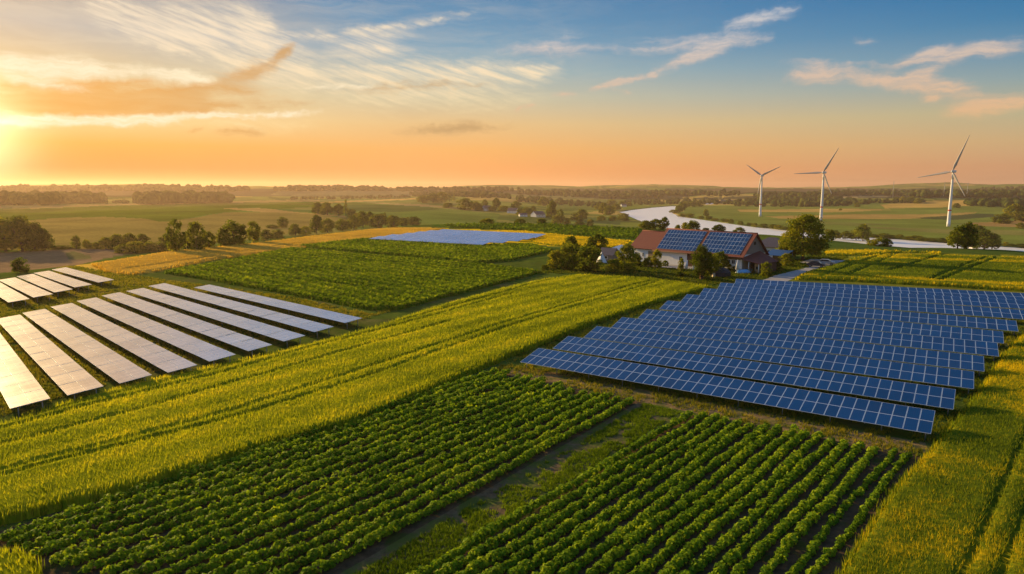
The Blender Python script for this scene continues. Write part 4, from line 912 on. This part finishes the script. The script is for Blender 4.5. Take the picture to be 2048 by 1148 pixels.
# radio masts on the skyline
def mast(px, ybase, ytop, label, d):
    a, e0 = azel(px, ybase); x, y = d*math.sin(R_(a)), d*math.cos(R_(a)); z = float(height(np.array([x]), np.array([y]))[0]); zt = HC+d*math.tan(R_(azel(px, ytop)[1]))
    r = tag(empty('radio_mast', (x, y, z), 0), label, 'radio mast'); h_ = zt-z
    mb = MB()
    for i in range(3):
        t = i*2.094; mb.tube((1.6*math.cos(t), 1.6*math.sin(t), -1), (.5*math.cos(t), .5*math.sin(t), h_), .28, .22, 5)
    for k in range(12):
        z0 = h_*k/12; f = 1.6-1.1*k/12
        for i in range(3):
            t, t2 = i*2.094, (i+1)*2.094; mb.tube((f*math.cos(t), f*math.sin(t), z0), ((f-.09)*math.cos(t2), (f-.09)*math.sin(t2), z0+h_/12), .14, n=4)
    mb.build('lattice', M_STEEL, r); MB().tube((0, 0, h_), (0, 0, h_+4), .2, n=5).build('antenna', M_STEEL, r); return r
mast(1786.5, 381, 363, 'thin lattice mast on the skyline between the middle and right turbines', 2600); mast(1888.5, 382, 365, 'thin lattice mast on the skyline just left of the right turbine', 2600)
mast(1934.5, 385, 366, 'thin lattice mast on the skyline right of the right turbine', 2600); mast(463, 379, 366, 'thin lattice mast on the left skyline above the forest', 3600)
mast(407, 378, 366.5, 'faint lattice mast on the left skyline, left of the other', 4000)
# village houses and far white buildings
for px_, py_, rz, L, D, ev, rg, lab in ((974, 421, .5, 15, 11, 4, 9, 'small white gabled village house half hidden left of two others'), (1026, 426.5, -.5, 17, 12, 4, 9, 'white gabled village house in the middle of the hamlet'),
      (1076, 434, .7, 19, 13, 4, 9, 'white gabled village house with blue grey roof nearest the crest bushes'), (1046, 433, .2, 12, 8, 3, 5, 'long low white shed in the hamlet hedge'), (1452, 406.5, .2, 40, 16, 7, 11, 'tan hall by the distant river bend'),
      (1247, 413.5, .2, 14, 10, 4, 8, 'tiny pale house on the near river bank trees')):
    gabled('village_house', px_, py_, rz, L, D, ev, rg, lab, M_SLATE if px_ != 1452 else M_PLANK, M_WHITE if px_ != 1452 else M_PLANK, 'house', 2)
hip('river_hut', 1946, 496, .2, 5, 4, 2.4, 4.0, 'tiny white hut between the river trees near the right edge', M_WHITE, M_WHITE, 'hut', win=False)
p = G1(1666, 523)
# ------------------------------------------------------------------ trees
def crown(rg, shape, ncl, nleaf, leaf, z0):
    """crown in a unit box (width 1, height 1): leaf clumps spread through its volume"""
    cs = []
    while len(cs) < ncl:
        q = rg.uniform(-1, 1, 3); r = np.linalg.norm(q)
        q[2] = (q[2]+1)/2; z = q[2]; r = math.sqrt(rg.uniform(.12, 1)); q[:2] = q[:2]/max(1e-6, np.hypot(q[0], q[1]))*r
        if shape == 'round': wz = np.sqrt(max(0, 1-(max(0, z-.35)/.65)**2))*(.8+.2*min(1, z/.35))
        elif shape == 'tall': wz = np.sqrt(max(0, 1-(2*z-.9)**2/1.25))*.95
        elif shape == 'bush': wz = np.sqrt(max(0, 1-(max(0, z-.3)/.72)**2.4))*(.86+.14*min(1, z/.3))
        elif shape == 'conifer': wz = 1.02-z*.98
        else: wz = 1
        rad = np.hypot(q[0], q[1]); an = math.atan2(q[1], q[0]); rr_ = min(rad, 1)*wz*.40
        cs.append((rr_*math.cos(an), rr_*math.sin(an), z0+(1-z0)*(.06+.88*z)))
    cs = np.array(cs); cr = rg.uniform(.09, .17, ncl)*(1 if shape != 'conifer' else .7)
    ii = rg.integers(0, ncl, nleaf); d = unit(rg.normal(size=(nleaf, 3))); d[:, 2] += .15
    C3 = cs[ii]+d*(cr[ii]*rg.uniform(.5, 1.1, nleaf))[:, None]*np.array([1, 1, .8]); C3[:, 2] = np.clip(C3[:, 2], .01, 1.06)
    nr_ = unit(d+rg.normal(size=(nleaf, 3))*.6)
    V, Q = cards(C3, nr_, leaf*rg.uniform(.6, 1.4, nleaf), .6, rg)
    tcl = rg.uniform(-.18, .18, ncl); T = np.clip(.42+tcl[ii]+rg.uniform(-.16, .16, nleaf), 0, 1)
    return V, Q, T, cs
def trunk_mesh(cs, z0, shape):
    mb = MB(); top = (0, 0, z0+(1-z0)*.45); r = .035 if shape != 'bush' else .02
    mb.tube((0, 0, -.03), (0.005, 0, z0+.05), r*1.25, r*.85, 7); mb.tube((0.005, 0, z0+.05), top, r*.85, r*.4, 6)
    for c in cs[::max(1, len(cs)//7)]: mb.tube((0, 0, z0+.06+random.uniform(0, .15)), tuple(c), r*.45, r*.12, 5)
    o = mb.build('trunk', M_BARK); me = o.data; bpy.data.objects.remove(o); return me
TV = {}
def variants(key, shape, ncl, nleaf, leaf, z0, k):
    TV[key] = []
    for i in range(k):
        rg = np.random.default_rng(sum(map(ord, key))+17*i); V, Q, T, cs = crown(rg, shape, ncl, nleaf, leaf, z0)
        TV[key].append((mesh_np('crown', V, Q, [M_LEAF], tint=T), trunk_mesh(cs, z0, shape)))
variants('big', 'round', 95, 9000, .021, .08, 2)
variants('round', 'round', 60, 2400, .042, .02, 5)
variants('tall', 'tall', 50, 2000, .040, .05, 3)
variants('bush', 'bush', 55, 2200, .042, .0, 4)
variants('conifer', 'conifer', 40, 1000, .038, .06, 2)
TCOUNT = {}
def tree(px, py, wpx, hpx, kind, label, group=None, dist=None, cat='tree'):
    p = G1(px, py); 
    s_ = np.linalg.norm(p-np.array([0, 0, HC]))/F*1.02
    i = TCOUNT.get(kind, 0); TCOUNT[kind] = i+1; cm, tm = TV[kind][i % len(TV[kind])]
    nm = {'bush': 'bush', 'conifer': 'conifer'}.get(kind, 'tree')
    wd = wpx*s_*(1.08 if kind != 'conifer' else 1.15); r = tag(empty(nm, p-np.array([0, 0, .1]), random.uniform(0, 6.28), (wd, wd, hpx*s_)), label, 'bush' if kind == 'bush' else cat, group)
    link('crown', cm, r); link('trunk', tm, r); return r
# farm
for a in ((1605, 521, 84, 80, 'big', 'big spreading broadleaf tree by the drive, right of the farmhouse'),
 (1403, 559, 46, 64, 'big', 'yellow green fruit tree in front of the barn door'), (1427, 553, 32, 44, 'round', 'darker fruit tree right beside the yellow green one'),
 (1441, 541, 30, 36, 'round', 'dark small tree before the ochre barn boarding'), (1362, 545, 13, 28, 'tall', 'slim yellow green tree left of the closed parasol'), (1360, 553, 20, 9, 'bush', 'low dark bush on the lawn at the wheat edge'),
 (1110, 537, 34, 36, 'bush', 'leftmost dark round shrub of the farm garden'), (1139, 539, 42, 52, 'bush', 'tall shrub with sunlit left flank in the farm garden'), (1180, 543, 54, 52, 'bush', 'large round light green shrub in the middle of the farm garden'),
 (1143, 512, 36, 40, 'round', 'dark tree standing behind the sunlit shrub, left of two'), (1193, 512, 46, 42, 'round', 'dark broad tree behind the garden shed, right of two'), (1252, 541, 46, 50, 'bush', 'yellow topped shrub before the left farmhouse wing'),
 (1228, 544, 34, 26, 'bush', 'low rounded hedge shrub right of the tent'), (1258, 546, 28, 22, 'bush', 'dark clipped shrub at the foot of the yellow topped shrub'), (1272, 532, 24, 26, 'bush', 'dark shrub against the white wing wall'),
 (1314, 536, 22, 36, 'round', 'small thin tree before the farmhouse wall left of the barn door'), (1297, 533, 22, 20, 'round', 'small dark tree beside the farmyard paving'), (1331, 532, 14, 11, 'bush', 'low bush against the wall beneath the small window'),
 (1479, 540, 30, 20, 'bush', 'dark bush beside the carport mouth'), (1532, 552, 24, 26, 'bush', 'green bush at the corner post of the lean-to'), (1548, 540, 28, 20, 'bush', 'dark bush along the drive next to the lean-to'), (1572, 531, 28, 22, 'bush', 'dark hedge bush between carport and drive'),
 (1572, 518, 44, 46, 'round', 'lower yellow green tree attached to the left side of the big tree'), (1500, 545, 26, 8, 'bush', 'low dark planting under the lean-to edge'), (1090, 539, 18, 10, 'bush', 'tiny bush left of the farm garden'), (1462, 541, 20, 14, 'bush', 'dark low bush under the barn windows'),
 (1290, 459, 26, 18, 'round', 'dark tree behind the wing roof, left of two'), (1310, 459, 28, 20, 'round', 'dark tree behind the wing roof, right of two'), (1328, 459, 20, 24, 'round', 'tall dark tree at the barn ridge end'),
 (1387, 466, 30, 24, 'round', 'sunlit green tree behind the barn ridge'), (1356, 464, 14, 14, 'round', 'small tree by the river behind the barn ridge'), (1370, 463, 16, 18, 'round', 'grey green tree by the river behind the barn ridge'), (1437, 466, 28, 16, 'round', 'low dark tree behind the right roof array'), (1478, 470, 24, 14, 'bush', 'olive bush behind the right ridge end'), (1412, 466, 16, 10, 'bush', 'small bush behind the gap of the roof arrays')):
    tree(*a)
# the hollow on the left and the line behind the golden strip
def cluster(lst, where, group, kinds=None):
    for i, (px, py, wd, h_, kd) in enumerate(sorted(lst)):
        sz = 'tall' if h_ > 1.15*wd else 'broad' if wd > 1.3*h_ else 'round'
        nm = {'bush': 'bush', 'conifer': 'conifer'}.get(kd, 'tree')
        tree(px, py, wd, h_, kd, f'{sz} dark {nm}, {ORD[i]} from the left {where}', group)
cluster([(-30,503,60,50,'round'),(12,503,62,54,'round'),(45,503,56,56,'round'),(70,502,44,46,'round'),(90,501,30,34,'round')], 'in the hazy grove at the left edge', 'trees of the left grove')
cluster([(153,498,17,22,'round'),(174,498,14,16,'round'),(190,498,20,12,'bush'),(212,498,26,20,'round'),(236,498,28,26,'round'),(262,498,30,27,'round'),(287,498,28,26,'round'),(122,498,40,6,'bush')], 'in the hedge across the pale field', 'trees of the field hedge')
tree(41, 546, 27, 25, 'round', 'lone small tree in the grey field by the left edge')
cluster([(247,506,30,14,'bush'),(272,506,34,20,'bush'),(300,503,30,16,'bush'),(335,502,36,30,'round'),(353,504,36,58,'tall'),(376,500,26,34,'round'),(394,502,36,52,'tall'),(418,497,26,30,'round'),(447,493,28,32,'round'),(469,492,50,46,'round'),(508,486,28,40,'tall'),(532,481,26,20,'round'),(555,478,28,18,'bush'),
  (591,471,26,22,'round'),(612,470,24,16,'bush'),(633,467,28,34,'round'),(655,465,32,26,'round'),(685,461,32,22,'round'),(708,459,26,26,'round'),(726,455,26,32,'round'),(739,453,22,28,'round'),(757,455,40,26,'bush'),(787,454,36,22,'round'),(770,447,15,22,'conifer'),(825,450,36,17,'bush'),(806,451,24,15,'bush')], 'behind the golden wheat strip', 'trees in the hollow behind the golden strip')
cluster([(566,455,22,20,'round'),(545,456,26,6,'bush')], 'of the two on the far pale field', None)
cluster([(636,428,24,22,'round'),(655,430,28,24,'round'),(677,431,24,22,'round'),(692,431,15,30,'conifer'),(704,437,22,18,'round'),(714,440,14,14,'round')], 'in the dark copse above the hollow', 'trees of the copse above the hollow')
cluster([(845,406,26,14,'round'),(866,405,30,18,'round'),(884,405,26,20,'round'),(899,404,14,18,'conifer'),(908,403,10,14,'conifer'),(897,415,24,9,'bush'),(929,419,36,22,'round'),(950,419,26,16,'round'),(960,420,20,12,'round')], 'in the copses left of the hamlet', 'trees of the copses left of the hamlet')
cluster([(970,413,14,14,'round'),(958,421,18,8,'bush'),(993,417,18,20,'round'),(985,422,20,10,'bush'),(1008,422,26,10,'bush'),(1033,421,24,18,'round'),(1054,430,24,16,'round'),(1040,430,18,12,'bush'),(1066,428,14,16,'round'),(1103,437,26,34,'round'),(1121,447,18,28,'tall'),(1112,447,22,16,'round'),(1134,448,16,12,'bush'),(1163,441,28,22,'round'),(1150,440,20,14,'round'),(1086,412,24,18,'round')], 'among the hamlet houses', 'trees among the hamlet houses')
cluster([(974,447.5,32,11,'bush'),(1040,448,26,10,'bush'),(1083,448.5,23,11,'bush'),(1160,451,24,13,'bush'),(1180,452,15,14,'bush')], 'in a line along the green rim', 'round bushes along the green rim')
cluster([(1203,441,20,9,'bush'),(1226,442,20,10,'bush'),(1246,441,28,14,'bush'),(1205,427,20,20,'round'),(1218,430,26,18,'round'),(1232,420,22,12,'round'),(1196,420,16,14,'round'),(1222,411,24,12,'round'),(1245,412,18,10,'round'),(1258,412,14,8,'bush')], 'on the left bank of the river bend', 'trees on the left river bank')
cluster([(1661,482,16,20,'round'),(1652,484,16,12,'bush'),(1672,477,18,12,'round'),(1690,478,22,12,'bush'),(1712,479,24,18,'round'),(1726,481,28,28,'round'),(1742,490,18,9,'bush'),(1760,492,34,15,'bush'),(1773,492,20,12,'bush')], 'on the river banks right of the big tree', 'trees on the right river banks')
cluster([(1915,497,34,38,'round'),(1933,497,32,42,'round'),(1950,487,32,30,'round'),(1962,488,26,24,'round'),(1968,498,36,30,'round'),(1984,497,26,24,'round')], 'in the clump below the right turbine', 'trees of the clump below the right turbine')
cluster([(1912,416,13,8,'round'),(2003,447,30,16,'bush'),(2030,442,34,26,'round'),(2046,443,20,16,'round'),(2040,457,14,9,'bush'),(1792,404,14,8,'round'),(1806,405,14,10,'round'),(1822,406,16,11,'round'),(1835,407,14,9,'round'),(1714,414,12,7,'bush'),(1681,421,6,4,'bush')], 'on the plain across the river', 'trees on the plain across the river')
bank = []
for i in range(46):
    t = i/45; x = 1352+t*720; yb = np.interp(x, [1352, 1367, 1410, 1438, 1486, 1517, 1581, 1640, 1700, 1774, 1846, 1894, 1989, 2048, 2080], [426, 432.5, 438.5, 442.5, 449.5, 453.5, 459.5, 466.5, 471, 475.5, 480.5, 484.5, 490, 494.5, 496.5])
    bank.append((x+random.uniform(-5, 5), yb+random.uniform(-.6, .6), random.uniform(12, 24), random.uniform(4.5, 8), 'bush'))
for a in bank: tree(*a, 'low dark bush in the line along the far river bank', 'bushes along the far river bank')
for i, (x, yb, wd, h_) in enumerate([(1358,424,16,14),(1366,420,18,14),(1372,415,18,12),(1385,414,18,11),(1398,413,20,11),(1412,433,12,14)]): tree(x, yb, wd, h_, 'round', f'{ORD[i]} tree from the left on the tip of land inside the river bend', 'trees on the tip of the river bend')
# ------------------------------------------------------------------ far woods: each wood reads as one mass
def far_wood(poly, n_, hm, label):
    P_ = np.array(poly, float); lo, hi = P_.min(0), P_.max(0); pts = np.zeros((0, 2))
    while len(pts) < n_:
        q = rng.uniform(lo, hi, (n_*3, 2)); pts = np.concatenate([pts, q[inside(q[:, 0], q[:, 1], poly)]])
    g = G(pts[:n_, 0], pts[:n_, 1]); parts = []
    bm = bmesh.new(); bmesh.ops.create_icosphere(bm, subdivisions=2, radius=1); bm.verts.ensure_lookup_table()
    SV = np.array([v.co[:] for v in bm.verts]); SF = np.array([[v.index for v in f.verts] for f in bm.faces]); bm.free()
    for p in g:
        h_ = hm*rng.uniform(.7, 1.25); w_ = h_*rng.uniform(.42, .7); V = SV*(1+rng.uniform(-.22, .22, (len(SV), 1)))
        V = V*np.array([w_, w_, h_*.55])+p+np.array([0, 0, h_*.5]); parts.append((V, SF, rng.uniform(.15, .75)+rng.uniform(-.3, .3, len(SF))))
    V, Q, T = merge(parts)
    return tag(link('woodland', mesh_np('woodland', V, Q, [M_WOODS], tint=T)), label, 'woodland', kind='stuff')
far_wood([(-150,402),(0,402),(60,402),(100,405),(125,409),(80,411),(-150,414)], 150, 18, 'dark wood at the left edge on the far crest')
far_wood([(98,402),(205,403.5),(205,407),(98,408)], 80, 18, 'hazy wood behind the left crest')
far_wood([(208,404),(270,404),(270,407),(200,408)], 22, 6, 'low hedge of trees on the left crest')
far_wood([(274,404),(380,402),(440,401),(462,404),(460,405),(390,406.5),(276,408.5)], 190, 20, 'long dark forest block on the left crest')
far_wood([(-100,380),(100,377),(240,379),(240,382),(0,386),(-100,388)], 200, 16, 'wooded ridge on the far left skyline')
far_wood([(200,380),(300,376.5),(420,378),(500,381),(470,384),(300,385)], 220, 16, 'wooded ridge on the left skyline above the forest block')
far_wood([(545,382),(600,377.5),(680,376.5),(780,379.5),(790,382),(700,382),(600,383)], 160, 15, 'wooded ridge on the skyline in the centre')
far_wood([(790,380),(900,379),(1040,381),(1040,383),(800,383)], 120, 15, 'wooded skyline right of the central ridge')
far_wood([(570,398),(650,397),(760,394),(830,393),(820,396),(700,398.5),(580,400)], 80, 9, 'hedge line of trees beyond the gold field strip')
far_wood([(820,390),(890,386),(960,388),(1020,395),(1020,398),(900,393),(830,394)], 170, 13, 'dark long wood in the centre above the hamlet')
far_wood([(1030,386),(1160,384),(1260,390),(1330,396),(1230,398),(1120,393),(1040,389)], 220, 14, 'broad dark wood between hamlet and river')
far_wood([(1030,398),(1080,399),(1160,408),(1240,414),(1200,416),(1110,410),(1040,404)], 110, 11, 'tree belt beyond the hamlet')
far_wood([(1250,402),(1390,401),(1480,405),(1470,409),(1350,409),(1250,411)], 120, 10, 'low dark trees behind the river bend')
far_wood([(1230,384),(1480,386),(1480,392),(1300,393)], 150, 14, 'bluish woods on the far slope above the river')
far_wood([(1450,408),(1520,402),(1600,399),(1700,402),(1740,408),(1700,412),(1600,414),(1480,413)], 240, 12, 'dark wood behind the left and middle turbines')
far_wood([(1500,392),(1640,388),(1680,392),(1660,397),(1520,399)], 120, 13, 'dark wooded slope behind the left turbine')
far_wood([(1640,389),(1750,384.5),(1960,384.5),(2120,388),(2120,396),(1850,396),(1760,391),(1660,393)], 330, 15, 'long dark forest on the right horizon')
far_wood([(1930,408),(1990,405),(2120,406),(2120,416),(2000,416),(1935,413)], 150, 12, 'dark forest block near the right edge behind the turbine')
far_wood([(1960,379),(2120,377),(2120,381),(1970,382)], 60, 14, 'blue wooded hill on the right skyline')
far_wood([(1640,404),(1760,402),(1850,404),(1840,406),(1700,407)], 60, 8, 'thin tree belt on the plain right of the middle turbine')

# ------------------------------------------------------------------ haze
hz = MB().box(-9800, 9800, -9800, 9800, -37, 105).build('haze', [])
m = bpy.data.materials.new('haze'); m.use_nodes = True; t = m.node_tree; t.nodes.clear()
pv = t.nodes.new('ShaderNodeVolumePrincipled'); pv.inputs['Color'].default_value = (1, .73, .52, 1); pv.inputs['Density'].default_value = .00009; pv.inputs['Anisotropy'].default_value = .45
ot = t.nodes.new('ShaderNodeOutputMaterial'); t.links.new(pv.outputs[0], ot.inputs['Volume']); hz.data.materials.append(m)
tag(hz, kind='stuff')
